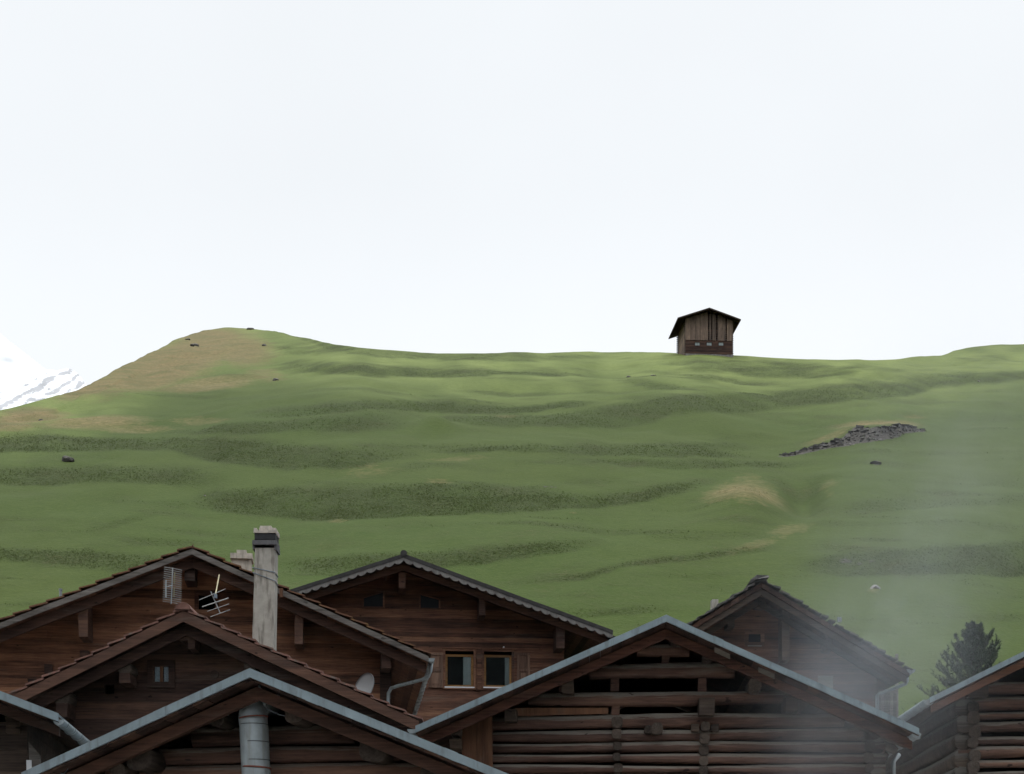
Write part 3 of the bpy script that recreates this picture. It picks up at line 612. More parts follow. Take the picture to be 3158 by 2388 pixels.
def tiles(b, mat, name, course=.36, th=.03, lift=.035, y0=None, y1=None, tw=.26, rough=.0, parent=None, ridge=None):
    mb = MB(); y0 = -b.ov - .02 if y0 is None else y0; y1 = b.D + .55 if y1 is None else y1
    for side in (-1, 1):
        xe = (b.xl - .06) if side < 0 else (b.xr + .06); sl = (b.za - (b.zl if side < 0 else b.zr)) / abs(b.xa - (b.xl if side < 0 else b.xr))
        L_ = abs(b.xa - xe); dx = course / math.sqrt(1 + sl * sl); n = int(math.ceil(L_ / dx))
        for i in range(n):
            y = y0 + random.uniform(-.012, .012)
            while y < y1:
                yy = min(y + tw * random.uniform(.94, 1.06), y1); r_ = lambda m: random.uniform(-m, m)
                a = xe - side * (dx * i + r_(rough * .5)); c = xe - side * min(dx * (i + 1.12), L_)
                zl_ = b.zt(a) if (a - b.xa) * side > 0 else b.za; zh = b.zt(c)
                if abs(xe - a) < .07: zl_ = b.zt(xe) if True else zl_
                j = r_(rough * .25); t_ = th * (1 + r_(rough * 6 if rough else .15))
                pl = [(a, zl_ + lift + j), (c, zh + .006 + j * .3), (c, zh + .006 + t_ + j * .3), (a, zl_ + lift + t_ + j)]
                mb.prism(pl if side < 0 else pl[::-1], y, yy - .006); y = yy
    ob = mb.build(name, mat, parent or b.root)
    if ridge:
        mr_ = MB(); y = y0 - .04
        while y < y1:
            a = [math.pi * i / 8 for i in range(9)]; rr = ridge * random.uniform(.95, 1.06); zc = b.za + .02
            pl = [(b.xa + rr * 1.15 * math.cos(q), zc + rr * math.sin(q)) for q in a] + [(b.xa + (rr * 1.15 - .02) * math.cos(q), zc + (rr - .02) * math.sin(q)) for q in reversed(a)]
            mr_.prism(pl, y, y + .40)
            if y < y0: mr_.prism([(b.xa + (rr * 1.15 - .02) * math.cos(q), zc + (rr - .02) * math.sin(q)) for q in a], y + .01, y + .03)
            y += .385
        mr_.build('ridge_tile', mat, ob)
    return ob

# ---- house A: big brown house, left rear
A = Bld('wooden_house', 'large reddish brown timber house with orange tiled roof behind the tall chimney', 592, 38.5, 6, 'house', 'timber houses')
A.roof((592, 1690), (-210, 2000), (1322, 2022), 1.1, 8.0, .16)
A.deck(M['redwood']); tiles(A, M['tile'], 'roof_tiles', .40, .034, .065)
A.bargeboards(M['verge'], .02, .15, -A.ov - .002, .034); A.bargeboards(M['rafter'], .17, .40, -A.ov + .22, .06, 'rafter', .05)
xw0, _ = A.L(-120, 2050); xw1, _ = A.L(1204, 2050)
aw = A.rect(612, 672, 1832, 1886); mb = MB()
A.planks(mb, xw0, xw1, -.4, .20, 0, .08, A.t + .02, [aw]); mb.build('wall', M['warmwall'], A.root)
A.shell(xw0, xw1, -.4, M['redwood'], A.t)
mb = MB(); ring_frame(mb, aw[0] - .09, aw[1] + .02, aw[2] - .06, aw[3] + .05, .09, -.03, .05); op = mb.build('attic_opening', M['redwood'], A.root)
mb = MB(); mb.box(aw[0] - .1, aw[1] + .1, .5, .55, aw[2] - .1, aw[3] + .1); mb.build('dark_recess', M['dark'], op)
for px, py, w, h in ((256, 1910, 28, 108), (922, 1938, 26, 96), (1190, 2030, 30, 60), (585, 1760, 30, 60)):
    A.purlin(px, py, w, h, M['darkwood'], -A.ov + .32)
mb = MB(); A.pbox(mb, 1172, 1207, 2040, 2450, -.06, .12); mb.build('corner_post', M['darkwood'], A.root)
for px, py, w, h in ((260, 2015, 26, 18), (148, 2062, 24, 26), (98, 2100, 24, 14)):
    A.purlin(px, py, w, h, M['darkwood'], -.12, .05, name='beam_end')
gx, gz = A.L(1330, 2034, -A.ov); mb = MB(); mb.gutter(gx, gz + .03, .085, -A.ov + .02, A.D + .3); mb.build('gutter', M['gutter'], A.root, True)
p0 = A.P(1331, 2044, -A.ov + .35); mb = MB()
mb.tube([p0, A.P(1328, 2070, -A.ov + .35), A.P(1322, 2086, -A.ov + .38), A.P(1300, 2097, -A.ov + .45), A.P(1226, 2116, -.35), A.P(1206, 2123, -.25), A.P(1198, 2138, -.2), A.P(1197, 2160, -.2), A.P(1195, 2480, -.2)], .042, 12)
mb.build('downpipe', M['gutter'], A.root, True)
# small chimney on its far slope and a vent pipe
mb = MB(); A.pbox(mb, 714, 774, 1724, 1800, 4.5, 5.05); ch = mb.build('chimney', M['concrete'], A.root)
mb = MB(); A.pbox(mb, 710, 778, 1705, 1723, 4.42, 5.12); A.pbox(mb, 730, 760, 1696, 1706, 4.6, 4.9); mb.build('cap', M['concrete'], ch)
mb = MB(); x, z = A.L(187, 1842, 1.0); mb.tube([(x, 1, z - .3), (x, 1, z + .17)], .035); mb.tube([(x, 1, z + .16), (x, 1, z + .2)], .045); mb.build('vent_pipe', M['gutter'], A.root)
mb = MB(); A.pbox(mb, 862, 873, 1814, 1842, -A.ov - .05, -A.ov + .05); mb.build('board_end', M['orange'], A.root)

# antennas and dish fixed to house A
def antenna_grid():
    r = bpy.data.objects.new('television_antenna', None); COL.objects.link(r); Y = 35.6
    tag(r, 'grey mesh panel television antenna with many thin horizontal rods', 'antenna'); r.location = world(530, 1862, Y)
    q = lambda px, py, d=0: world(px, py, Y + d) - r.location
    mb = MB()
    for i in range(17):
        y = 1749 + i * 6.6; mb.tube([q(506 - i * .25, y), q(532, y + 4.2), q(561 - i * .1, y + 10)], .0036, 5)
    mb.build('reflector_rods', M['alu'], r)
    mb = MB(); mb.tube([q(532.5, 1752, -.03), q(528, 1862, -.03)], .013, 8); mb.build('mast', M['alu'], r)
    mb = MB(); mb.tube([q(511.5, 1789, -.35), q(511.5, 1842, -.35)], .017, 8); mb.tube([q(512, 1810, -.35), q(531, 1806, -.03)], .008, 6); mb.build('director', M['alu'], r)
    for a, b in (((539, 1766), (537, 1802)), ((537, 1812), (536, 1842))):
        mb = MB(); mb.tube([q(*a, -.1), q(*b, -.1)], .010, 6); mb.build('dipole', M['yellow'], r)
    mb = MB(); mb.tube([q(528, 1855, 0), q(528, 1858, 1.2), q(527, 1862, 2.6)], .014, 6); mb.build('bracket', M['cable'], r)
antenna_grid()
def antenna_yagi():
    r = bpy.data.objects.new('television_antenna', None); COL.objects.link(r); Y = 36.3
    tag(r, 'four element television antenna on a tilted yellowish mast under the gable', 'antenna'); r.location = world(664, 1840, Y)
    q = lambda px, py, d=0: world(px, py, Y + d) - r.location
    mb = MB(); mb.tube([q(676, 1774, .8), q(664, 1838, .1)], .017, 8); mb.build('mast', M['yellow'], r)
    mb = MB(); mb.tube([q(650, 1825), q(679, 1892)], .012, 8); mb.build('boom', M['alu'], r)
    for a, b, w in (((614, 1851), (695, 1817), .008), ((624, 1872), (705, 1845), .013), ((639, 1886), (706, 1863), .007), ((649, 1903), (709, 1881), .008)):
        mb = MB(); mb.tube([q(*a, -.02), q(*b, -.02)], w, 7); mb.build('element', M['alu'], r)
    mb = MB(); mb.box(*[c + e for c in (q(665, 1840).x,) for e in (-.03, .03)], -.05, .05, q(665, 1840).z - .04, q(665, 1840).z + .05); mb.build('clamp', M['cable'], r)
antenna_yagi()
def dish():
    r = bpy.data.objects.new('satellite_dish', None); COL.objects.link(r); Y = 36.9
    tag(r, 'pale grey oval satellite dish against the brown house wall', 'satellite dish'); c = world(1130, 2122, Y); r.location = c
    mb = MB(); Rr = .30; vs = []; fs = []; n, m = 32, 6
    for i in range(m + 1):
        rr = Rr * i / m
        for j in range(n):
            a = 2 * math.pi * j / n; vs.append((rr * math.cos(a), .22 * rr * rr / Rr, rr * 1.12 * math.sin(a)))
    for i in range(m):
        for j in range(n):
            a, b_ = i * n + j, i * n + (j + 1) % n; fs.append((a, b_, b_ + n, a + n))
    k0 = len(vs); vs += [(x, y + .02, z) for x, y, z in vs[-n:]]
    for j in range(n): fs.append((m * n + j, m * n + (j + 1) % n, k0 + (j + 1) % n, k0 + j))
    rot = Euler((R(-14), R(16), R(-44))).to_matrix(); mb.add([rot @ Vector((x, -y, z)) for x, y, z in vs], fs)
    mb.build('reflector', M['dish'], r, True)
    mb = MB(); mb.tube([rot @ Vector((0, .02, -.05)), Vector((.02, .5, -.15)), Vector((.02, 1.4, -.15))], .02, 8); mb.build('bracket', M['gutter'], r)
    mb = MB(); mb.tube([rot @ Vector((0, -.05, -.33)), rot @ Vector((0, -.3, -.2))], .012, 6); mb.tube([rot @ Vector((0, -.3, -.22)), rot @ Vector((0, -.36, -.18))], .03, 8); mb.build('receiver_arm', M['gutter'], r)
dish()

# ---- house M: middle house with scalloped bargeboards and two windows
H = Bld('wooden_house', 'brown timber house with pale scalloped bargeboards and two lit wood framed windows', 1245, 50, 5, 'house', 'timber houses')
H.root['label'] = 'brown timber house with pale scalloped bargeboards and a pair of shuttered windows'
H.roof((1245, 1714), (590, 1921), (1890, 1950), 1.3, 8, .16)
H.deck(M['darkwood']); H.cover(M['darkroof'], 'roof_covering', -.05, .028)
mb = MB(); H.strip(mb, -1, -H.ov - .03, -H.ov + .03, -.055, .06); H.strip(mb, 1, -H.ov - .03, -H.ov + .03, -.055, .06); mb.build('verge_trim', M['darkroof'], H.root)
for side in (-1, 1):
    mb = MB(); xe = H.xl if side < 0 else H.xr; n = int(abs(xe - H.xa) / .27)
    for i in range(n):
        a, b_ = xe + (H.xa - xe) * i / n, xe + (H.xa - xe) * (i + 1) / n; up = []; lo = []
        for j in range(7):
            x = a + (b_ - a) * j / 6; up.append((x, H.zt(x) - .062)); lo.append((x, H.zt(x) - .135 - .075 * abs(math.sin(math.pi * j / 6)) ** .7))
        pl = up + lo[::-1]; mb.prism(pl if side > 0 else pl[::-1], -H.ov - .012, -H.ov + .012, .5 + random.uniform(-.1, .1))
    mb.build('bargeboard', M['scallop'], H.root)
H.bargeboards(M['darkwood'], .17, .36, -H.ov + .35, .07, 'rafter', .05)
mb = MB(); a = [math.pi * 2 * i / 12 for i in range(12)]; mb.prism([(H.xa + .1 * math.cos(q), H.za + .07 + .09 * math.sin(q)) for q in a], -H.ov - .05, H.D + .4); mb.build('ridge_tile', M['darkroof'], H.root)
xw0, _ = H.L(660, 2100); xw1, _ = H.L(1739, 2000)
w1, w2 = H.rect(1373, 1461, 2006, 2122), H.rect(1492, 1579, 2008, 2123)
mb = MB(); H.planks(mb, xw0, xw1, -.4, .145, 0, .06, H.t + .02, [w1, w2], .005, .12); mb.build('wall', M['redwood'], H.root)
H.shell(xw0, xw1, -.4, M['redwood'], H.t)
for (x0, x1, z0, z1), cw in ((w1, .25), (w2, .14)):
    mb = MB(); ring_frame(mb, x0 - .06, x1 + .06, z0 - .05, z1 + .05, .065, -.05, .03); wn = mb.build('window', M['redwood'], H.root)
    mb = MB(); ring_frame(mb, x0 + .006, x1 - .006, z0 + .03, z1 - .10, .07, .10, .15); mb.build('frame', M['palewood'], wn)
    mb = MB(); mb.box(x0 + .07, x1 - .07, .12, .128, z0 + .09, z1 - .16); mb.build('pane', M['glass'], wn)
    mb = MB(); n = 22
    top = [(x1 - .07 - cw + cw * i / n, .16 + .018 * math.sin(i * 1.7)) for i in range(n + 1)]
    mb.add([(x, y, z) for z in (z0 + .07, z1 - .14) for x, y in top], [(i, i + 1, i + n + 2, i + n + 1) for i in range(n)]); mb.build('curtain', M['curtain'], wn)
    mb = MB(); mb.box(x0 - .02, x1 + .02, -.06, .09, z0 - .012, z0 + .026); mb.build('sill', M['white'], wn)
    mb = MB(); mb.box(x0 - .3, x1 + .3, 1.2, 1.25, z0 - .6, z1 + .4); mb.build('room_dark_sheet', M['dark'], wn)
mb = MB(); x0, x1, z0, z1 = H.rect(1469, 1487, 2002, 2130); mb.box(x0, x1, -.085, .0, z0, z1)
z = z0 + .04
while z < z1 - .05: mb.box(x0 + .03, x1 - .03, -.1, -.086, z, z + .035); z += .06
mb.build('carved_mullion', M['redwood'], H.root)
mb = MB(); x0, x1, z0, z1 = H.rect(1366, 1592, 1998, 2004); mb.box(x0, x1, -.09, -.005, z0, z1 + .01); mb.build('lintel_board', M['redwood'], H.root)
for px0, px1 in ((1321, 1366), (1594, 1634)):
    mb = MB(); x0, x1, z0, z1 = H.rect(px0, px1, 2014, 2122); ring_frame(mb, x0, x1, z0, z1, .07, -.06, -.01)
    zm = (z0 + z1) / 2; mb.box(x0 + .07, x1 - .07, -.06, -.01, zm - .04, zm + .04); mb.box(x0 + .06, x1 - .06, -.035, -.012, z0 + .06, z1 - .06)
    mb.box(x0 + .12, x1 - .12, -.05, -.036, z0 + .12, zm - .09); mb.box(x0 + .12, x1 - .12, -.05, -.036, zm + .09, z1 - .12); mb.build('shutter', M['shutterwood'], H.root)
for pts in (((1122, 1872), (1181, 1872), (1181, 1829), (1122, 1846)), ((1297, 1876), (1353, 1876), (1353, 1851), (1297, 1836))):
    pl = [H.L(px, py) for px, py in pts]; c = (sum(p[0] for p in pl) / 4, sum(p[1] for p in pl) / 4)
    mb = MB(); o2 = [(c[0] + (x - c[0]) * 1.17, c[1] + (z - c[1]) * 1.25) for x, z in pl]
    for i in range(4): mb.prism([pl[i], pl[(i + 1) % 4], o2[(i + 1) % 4], o2[i]], -.04, -.004)
    wn = mb.build('attic_window', M['redwood'], H.root); mb = MB(); mb.prism(pl, -.022, -.012); mb.build('pane', M['darkglass'], wn)
for px, py, w, h in ((1240, 1790, 22, 50), (1487, 1868, 20, 60), (1729, 1965, 26, 70), (935, 1868, 20, 60), (1190, 1765, 8, 14)):
    H.purlin(px, py, w, h, M['darkwood'], -H.ov + .45)
gx, gz = H.L(1888, 1966, -H.ov); mb = MB(); mb.gutter(gx, gz + .05, .10, -H.ov + .02, H.D + .3); mb.build('gutter', M['darkmetal'], H.root, True)
mb = MB(); x, z = H.L(1553, 1997); mb.tube([(x, -.06, z), (x, 0, z)], .025, 8); mb.build('lamp_stub', M['white'], H.root)

# ---- house G: smaller dark house in front of A, with the tall plastered chimney
G = Bld('wooden_house', 'dark timber house with small lace curtained window and stepped clay tile verge', 565, 30.5, 0, 'house', 'timber houses')
G.roof((565, 1884), (38, 2146), (1292, 2224), .85, 5.6, .15)
G.deck(M['darkwood']); tiles(G, M['pinktile'], 'roof_tiles', .335, .034, .06, ridge=.13)
G.bargeboards(M['rafter'], .0, .20, -G.ov - .004, .036); G.bargeboards(M['darkwood'], .19, .40, -G.ov + .24, .06, 'rafter', .05)
xw0, _ = G.L(130, 2200); xw1, _ = G.L(1180, 2200); gw = G.rect(472, 524, 2052, 2110); vo = G.rect(322, 352, 2112, 2140)
mb = MB(); G.planks(mb, xw0, xw1, -.4, .17, 0, .08, G.t + .02, [gw, vo]); mb.build('wall', M['darkwood'], G.root)
G.shell(xw0, xw1, -.4, M['darkwood'], G.t)
x0, x1, z0, z1 = gw; mb = MB(); ring_frame(mb, x0 - .1, x1 + .1, z0 - .07, z1 + .09, .105, -.05, .0); ring_frame(mb, x0 - .003, x1 + .003, z0 - .003, z1 + .003, .028, -.012, .05); wn = mb.build('window', M['darkwood'], G.root)
mb = MB(); xm = (x0 + x1) / 2; mb.box(xm - .028, xm + .028, -.01, .045, z0 + .026, z1 - .026); mb.build('mullion', M['orange'], wn)
mb = MB(); mb.box(x0 + .02, xm - .03, .02, .026, z0 + .02, z1 - .02); mb.box(xm + .03, x1 - .02, .02, .026, z0 + .02, z1 - .02); mb.build('pane', M['glass'], wn)
for a, b_ in ((x0 + .02, xm - .035), (xm + .035, x1 - .02)):
    mb = MB(); n = 10; mb.add([(a + (b_ - a) * i / n, .06 + .008 * math.sin(i * 2.1), z) for z in (z0 + .02, z1 - .02) for i in range(n + 1)], [(i, i + 1, i + n + 2, i + n + 1) for i in range(n)]); mb.build('curtain', M['lace'], wn)
mb = MB(); mb.box(x0 - .2, x1 + .2, .6, .65, z0 - .2, z1 + .2); mb.build('room_dark_sheet', M['dark'], wn)
mb = MB(); mb.box(vo[0], vo[1], .3, .34, vo[2], vo[3]); mb.build('vent_dark_sheet', M['dark'], G.root)
mb = MB(); x, z = G.L(662, 2081); mb.tube([(x, -.03, z), (x, .0, z)], .08, 20); mb.build('round_vent', M['darkwood'], G.root)
for px, py, w, h, rn in ((570, 1955, 34, 40, False), (384, 2060, 40, 34, True), (384, 2092, 34, 30, False), (188, 2150, 50, 44, True), (190, 2190, 36, 44, False), (770, 2050, 36, 34, True), (590, 1985, 20, 30, False), (960, 2150, 36, 34, True)):
    G.purlin(px, py, w, h, M['ends'] if rn else M['darkwood'], -G.ov + .3, rnd=rn)
# chimney
d0, d1 = 3.4, 3.86; mb = MB()
(x0, zb), (x1, _), (xt0, ztp), (xt1, _) = G.L(777, 2030, d0), G.L(842, 2030, d0), G.L(786, 1690, d0), G.L(848, 1690, d0); zt_ = G.L(786, 1664, d0)[1]
nn = 14; vs = []
for i in range(nn + 1):
    f = i / nn; zz = zb + (ztp - zb) * f; a, b_ = x0 + (xt0 - x0) * f, x1 + (xt1 - x1) * f
    vs += [(a + random.uniform(-.004, .004), d0, zz), (b_ + random.uniform(-.004, .004), d0, zz), (b_, d1, zz), (a, d1, zz)]
mb.add(vs, [(i * 4 + j, i * 4 + (j + 1) % 4, i * 4 + 4 + (j + 1) % 4, i * 4 + 4 + j) for i in range(nn) for j in range(4)] + [(3, 2, 1, 0), (nn * 4, nn * 4 + 1, nn * 4 + 2, nn * 4 + 3)])
ch = mb.build('chimney', M['plaster'], G.root)
px_ = lambda px, py: G.L(px, py, d0)
mb = MB(); xa_, za_ = px_(779, 1668); xb_, zb_ = px_(853, 1681); mb.box(xa_, xb_, d0 - .05, d1 + .05, zb_, za_, jit=.006); mb.box(xa_, xa_ + .04, d0 - .02, d1 + .02, zb_ - .09, zb_); mb.box(xb_ - .045, xb_ + .004, d0 - .02, d1 + .02, zb_ - .1, zb_); mb.build('collar', M['lead'], ch)
mb = MB(); xa_, za_ = px_(784, 1645); xb_, zb_ = px_(851, 1668); mb.box(xa_ + .01, xb_ - .01, d0 - .02, d1 + .02, zb_ + .028, za_); mb.build('louvre_box', M['darkmetal'], ch)
mb = MB(); xa_, za_ = px_(783, 1633); xb_, zb_ = px_(852, 1645); mb.box(xa_, xb_, d0 - .04, d1 + .04, zb_, za_ - .03)
for a, b_ in ((xa_, xa_ + .07), (xb_ - .08, xb_)): mb.box(a, b_, d0 - .04, d1 + .04, za_ - .03, za_ + .02, jit=.003)
c0, c1 = px_(799, 1633)[0], px_(837, 1633)[0]; zt2 = px_(799, 1620)[1]; mb.prism([(c0 - .02, za_ - .03), (c1 + .02, za_ - .03), (c1 - .012, zt2), (c0 + .012, zt2)], d0 + .05, d1 - .05); mb.build('cap', M['concrete'], ch)
mb = MB()
for py0, py1 in ((1751, 1766), (1766, 1792)):
    a, b_ = px_(781, py0), px_(846, py1); mb.tube([(a[0] - .012, d1 + .01, a[1]), (a[0] - .012, d0 - .012, a[1]), (b_[0] + .014, d0 - .012, b_[1]), (b_[0] + .014, d1 + .01, b_[1])], .009, 6)
mb.build('tie_cable', M['cable'], ch)

# ---- house E: stone shingled house behind, right
E = Bld('wooden_house', 'brown timber house with rough grey stone shingle roof in thin smoke', 2350, 41, 3, 'house', 'timber houses')
E.roof((2350, 1792), (1950, 2036), (2806, 2068), 1.0, 7.5, .16)
E.deck(M['darkwood']); tiles(E, M['slate'], 'stone_shingles', .20, .035, .05, tw=.3, rough=.09, y0=-E.ov - .06)
mb = MB()
for i in range(14): 
    y = -E.ov - .08 + i * .65; mb.box(E.xa - .17, E.xa + .17, y, y + .62, E.za + .05, E.za + .11, jit=.03)
mb.build('ridge_stones', M['slate'], E.root)
E.bargeboards(M['blacklog'], .16, .33, -E.ov + .1, .08, 'rafter', .05); E.bargeboards(M['blacklog'], .34, .50, -E.ov + .5, .08, 'rafter', .35)
xw0, _ = E.L(2100, 2100); xw1, _ = E.L(2705, 2100); ew = E.rect(2308, 2346, 1951, 1985)
mb = MB(); E.planks(mb, xw0, xw1, -.4, .17, 0, .08, E.t + .02, [ew]); mb.build('wall', M['redwood'], E.root)
E.shell(xw0, xw1, -.4, M['darkwood'], E.t)
x0, x1, z0, z1 = ew; mb = MB(); ring_frame(mb, x0 - .09, x1 + .09, z0 - .06, z1 + .05, .09, -.03, .02); wn = mb.build('window', M['redwood'], E.root)
mb = MB(); mb.box(x0, x1, .03, .038, z0, z1); mb.build('pane', M['darkglass'], wn)
mb = MB(); mb.box(x0 - .02, x1 + .02, -.05, .0, z0 - .075, z0 - .058); mb.build('sill', M['verge'], wn)
for px, py, w, h in ((2424, 1955, 24, 165), (2556, 1975, 22, 60), (2255, 1915, 22, 40), (2440, 1875, 40, 26), (2348, 1850, 26, 44)):
    E.purlin(px, py, w, h, M['blacklog'], -E.ov + .55)
mb = MB(); x0, x1, z0, z1 = E.rect(2522, 2568, 2084, 2150)
for i in range(4): mb.box(x0, x1, -.03, -.003, z0 + (z1 - z0) * i / 4, z0 + (z1 - z0) * (i + .96) / 4)
mb.build('shutter', M['panel'], E.root)
gx, gz = E.L(2811, 2064, -E.ov); mb = MB(); mb.gutter(gx, gz, .105, -E.ov + .02, E.D + .3); mb.build('gutter', M['gutter'], E.root, True)
mb = MB(); mb.tube([E.P(2797, 2075, -E.ov + .3), E.P(2797, 2102, -E.ov + .3), E.P(2794, 2109, -E.ov + .32), E.P(2712, 2140, -.25), E.P(2705, 2146, -.2), E.P(2704, 2480, -.2)], .045, 10); mb.build('downpipe', M['gutter'], E.root, True)
# slatted balcony side
mb = MB(); d = 1.3; xs_ = [E.L(p, 2200, d)[0] for p in (2708, 2766)]; zt1, zb1 = E.L(2740, 2122, d)[1], E.L(2740, 2420, d)[1]; n = 6
for i in range(n):
    a, b_ = xs_[0] + (xs_[1] - xs_[0]) * i / n, xs_[0] + (xs_[1] - xs_[0]) * (i + .9) / n; mb.box(a, b_, d, d + .03, zb1, zt1 - .1, jit=.006)
mb.box(xs_[0], xs_[1] + .02, d - .03, d - .001, zt1 - .14, zt1 - .06); mb.box(xs_[0] - .05, xs_[1] + .02, d - .05, d + 3, zb1 - .1, zb1); mb.box(xs_[1] - .02, xs_[1] + .05, d + .031, d + .11, zb1, zt1 + .9)
mb.build('balcony_side', M['verge'], E.root)
mb = MB(); E.pbox(mb, 2196, 2216, 1848, 1900, 3.0, 3.3, jit=.01); ch = mb.build('chimney', M['plaster'], E.root)
mb = MB(); E.pbox(mb, 2584, 2596, 1903, 1918, -.3, -.2); mb.build('snow_guard', M['gutter'], E.root)

# ---- barns with zinc verge flashing
def barn_roof(b, band=.115, raft=(.135, .30), rmat=None, ri=.35, deckm=None):
    b.deck(deckm or M['darkwood']); b.cover(M['zinc'])
    for side in (-1, 1):
        mb = MB(); b.strip(mb, side, -b.ov - .004, -b.ov + .03, -.012, band, tone=.5)
        # lapped sheet joints
        xe = b.xl if side < 0 else b.xr; L_ = abs(b.xa - xe); n = int(L_ / 1.9)
        for i in range(1, n + 1):
            x = xe + (b.xa - xe) * (i - .3) / (n + .2); x2 = x + .16 * (1 if side < 0 else -1)
            pl = [(x, b.zt(x) + .016), (x2, b.zt(x2) + .016), (x2, b.zt(x2) - band - .004), (x, b.zt(x) - band - .004)]
            mb.prism(pl, -b.ov - .009, -b.ov - .0045)
        mb.build('verge_flashing', M['zinc'], b.root)
        mb = MB(); b.strip(mb, side, -b.ov + ri, -b.ov + ri + .12, raft[0], raft[1], .04); mb.build('rafter', rmat or M['rafter'], b.root)

D = Bld('log_barn', 'large log barn with gappy gable and zinc edged roof, front centre right', 2055, 28.5, -3, 'barn', 'log barns')
D.roof((2055, 1898), (1281, 2241), (2835, 2248), .95, 7.2, .13); barn_roof(D, .105, (.15, .315), M['redrafter'], .4)
mb = MB(); 
xw0, _ = D.L(1425, 2300); xw1, _ = D.L(2722, 2300); xl1, _ = D.L(1519, 2300)
LOGR = [(1985, 2024, 1), (2048, 2090, 1), (2130, 2174, 1), (2203, 2244, 1), (2250, 2285, 1), (2288, 2320, 1), (2324, 2355, 1), (2358, 2387, 1), (2391, 2422, 1), (2425, 2456, 1), (2459, 2490, 1), (2493, 2524, 1), (2527, 2560, 1)]
for t0, t1, _ in LOGR:
    z1, z0 = D.L(2055, t0)[1], D.L(2055, t1)[1]; rz = (z1 - z0) / 2 * 1.02; zc = (z0 + z1) / 2
    l, r = D.xs(zc + rz * .55, D.t + .02); l, r = max(l, xl1), min(r, xw1 + .05)
    ti = random.uniform(-.02, .02)
    mb.log((l, .11, zc - ti), (r, .11, zc + ti), .13, rz * random.uniform(.9, 1.08), wob=.2)
mb.build('log_wall', M['logs'], D.root, True)
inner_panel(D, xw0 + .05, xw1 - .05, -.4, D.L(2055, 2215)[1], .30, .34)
D.shell(xw0, xw1, -.4, M['darkwood'], D.t, log=True, sides=(1,), logm=M['blacklog'], h=.27)
for a, b_ in ((1424, 1470), (1471.5, 1519)):
    mb = MB(); x0, zz = D.L(a, 2300, -.02); x1, _ = D.L(b_, 2300, -.02)
    mb.prism([(x0, -.4), (x1, -.4), (x1, D.zt(x1) - D.t - .02), (x0, D.zt(x0) - D.t - .02)], -.02, .03); mb.build('upright_board', M['orange'], D.root)
mb = MB(); x0, x1, z0, z1 = D.rect(1588, 1876, 2184, 2207); mb.prism([(x0, z0), (x1, z0 + .03), (x1, z1 - .01), (x0, z1)], -.02, .02, .9); mb.build('patch_board', M['orange'], D.root)
for px, t0, t1, w in ((1897, 2089, 2133, 26), (2167, 2089, 2133, 26), (1898, 2172, 2206, 25), (2052, 2023, 2050, 24), (1740, 2092, 2132, 30)):
    mb = MB(); x0, x1, z0, z1 = D.rect(px - w / 2, px + w / 2, t0, t1); mb.box(x0, x1, .02, .2, z0, z1, jit=.012); mb.build('strut', M['logs'], D.root)
# crosswall log ends: three notched columns
for px, ys in ((1904, (2226, 2262, 2300, 2333, 2366, 2400, 2435, 2470, 2505)), (2174, (2240, 2277, 2312, 2345, 2376, 2410, 2445, 2480, 2515)), (2684, (2225, 2262, 2300, 2335, 2368, 2402, 2440, 2475, 2510))):
    mb = MB()
    for py in ys:
        x, z = D.L(px + random.uniform(-3, 3), py, -.15); r = random.uniform(.065, .10); mb.log((x, -.04 - .10 * random.random(), z), (x, .3, z), r, r * 1.02, top=.35, n=12)
    mb.build('log_ends', M['ends'], D.root, True)
for px, py, w, h, rn, dd in ((2181, 2178, 48, 52, False, -.35), (2442, 2168, 40, 46, False, -.35), (1752, 2116, 36, 40, False, -.35), (1574, 2205, 38, 38, False, -.35), (1402, 2246, 38, 44, True, -.45), (1404, 2293, 36, 30, False, -.35), (2700, 2255, 40, 44, True, -.45),
                             (2330, 2110, 42, 44, True, -.45), (2080, 1968, 28, 30, True, -.4), (2182, 2022, 30, 34, False, -.35), (1925, 1995, 34, 38, True, -.4), (2027, 2246, 34, 34, True, -.2), (2000, 2250, 26, 26, True, -.18), (2145, 2245, 24, 24, False, -.12), (2205, 2245, 24, 22, False, -.12)):
    D.purlin(px, py, w, h, M['ends'] if rn else M['blacklog'], dd, .25, rn)
for a, b_ in ((2203, 2251), (2338, 2388)):
    mb = MB(); (x0, _), (x1, _) = D.L(a, 2000, -D.ov + .25), D.L(b_, 2000, -D.ov + .25)
    mb.prism([(x0, D.zt(x0) - .125), (x1, D.zt(x1) - .125), (x1, D.zt(x1) - .215), (x0, D.zt(x0) - .215)], -D.ov + .2, -D.ov + .22); mb.build('verge_panel', M['panel'], D.root)
for px, y, side in ((1269, 2248, -1), (2829, 2262, 1)):
    gx, gz = D.L(px, y, -D.ov); mb = MB(); mb.gutter(gx, gz, .078, -D.ov + .06, D.D + .3); mb.build('gutter', M['gutter'], D.root, True)
mb = MB(); mb.tube([D.P(2829, 2262, -D.ov + .12), D.P(2829, 2280, -D.ov + .12)], .05, 12); mb.build('gutter_outlet', M['gutter'], D.root, True)
mb = MB(); mb.tube([D.P(2772, 2328, 1.0), D.P(2755, 2350, .9), D.P(2752, 2480, .9)], .045, 10); mb.build('downpipe', M['gutter'], D.root, True)
y = -.3; i = 0
while y < D.D:                       # eave rafter tails
    mb = MB(); xx = D.xr - .06; mb.tube([(xx - .9, y, D.zt(xx - .9) - .24), (xx - .02, y, D.zt(xx - .02) - .22)], [.09, .08], 12); mb.build('rafter_tail', M['ends'], D.root, True); y += .95

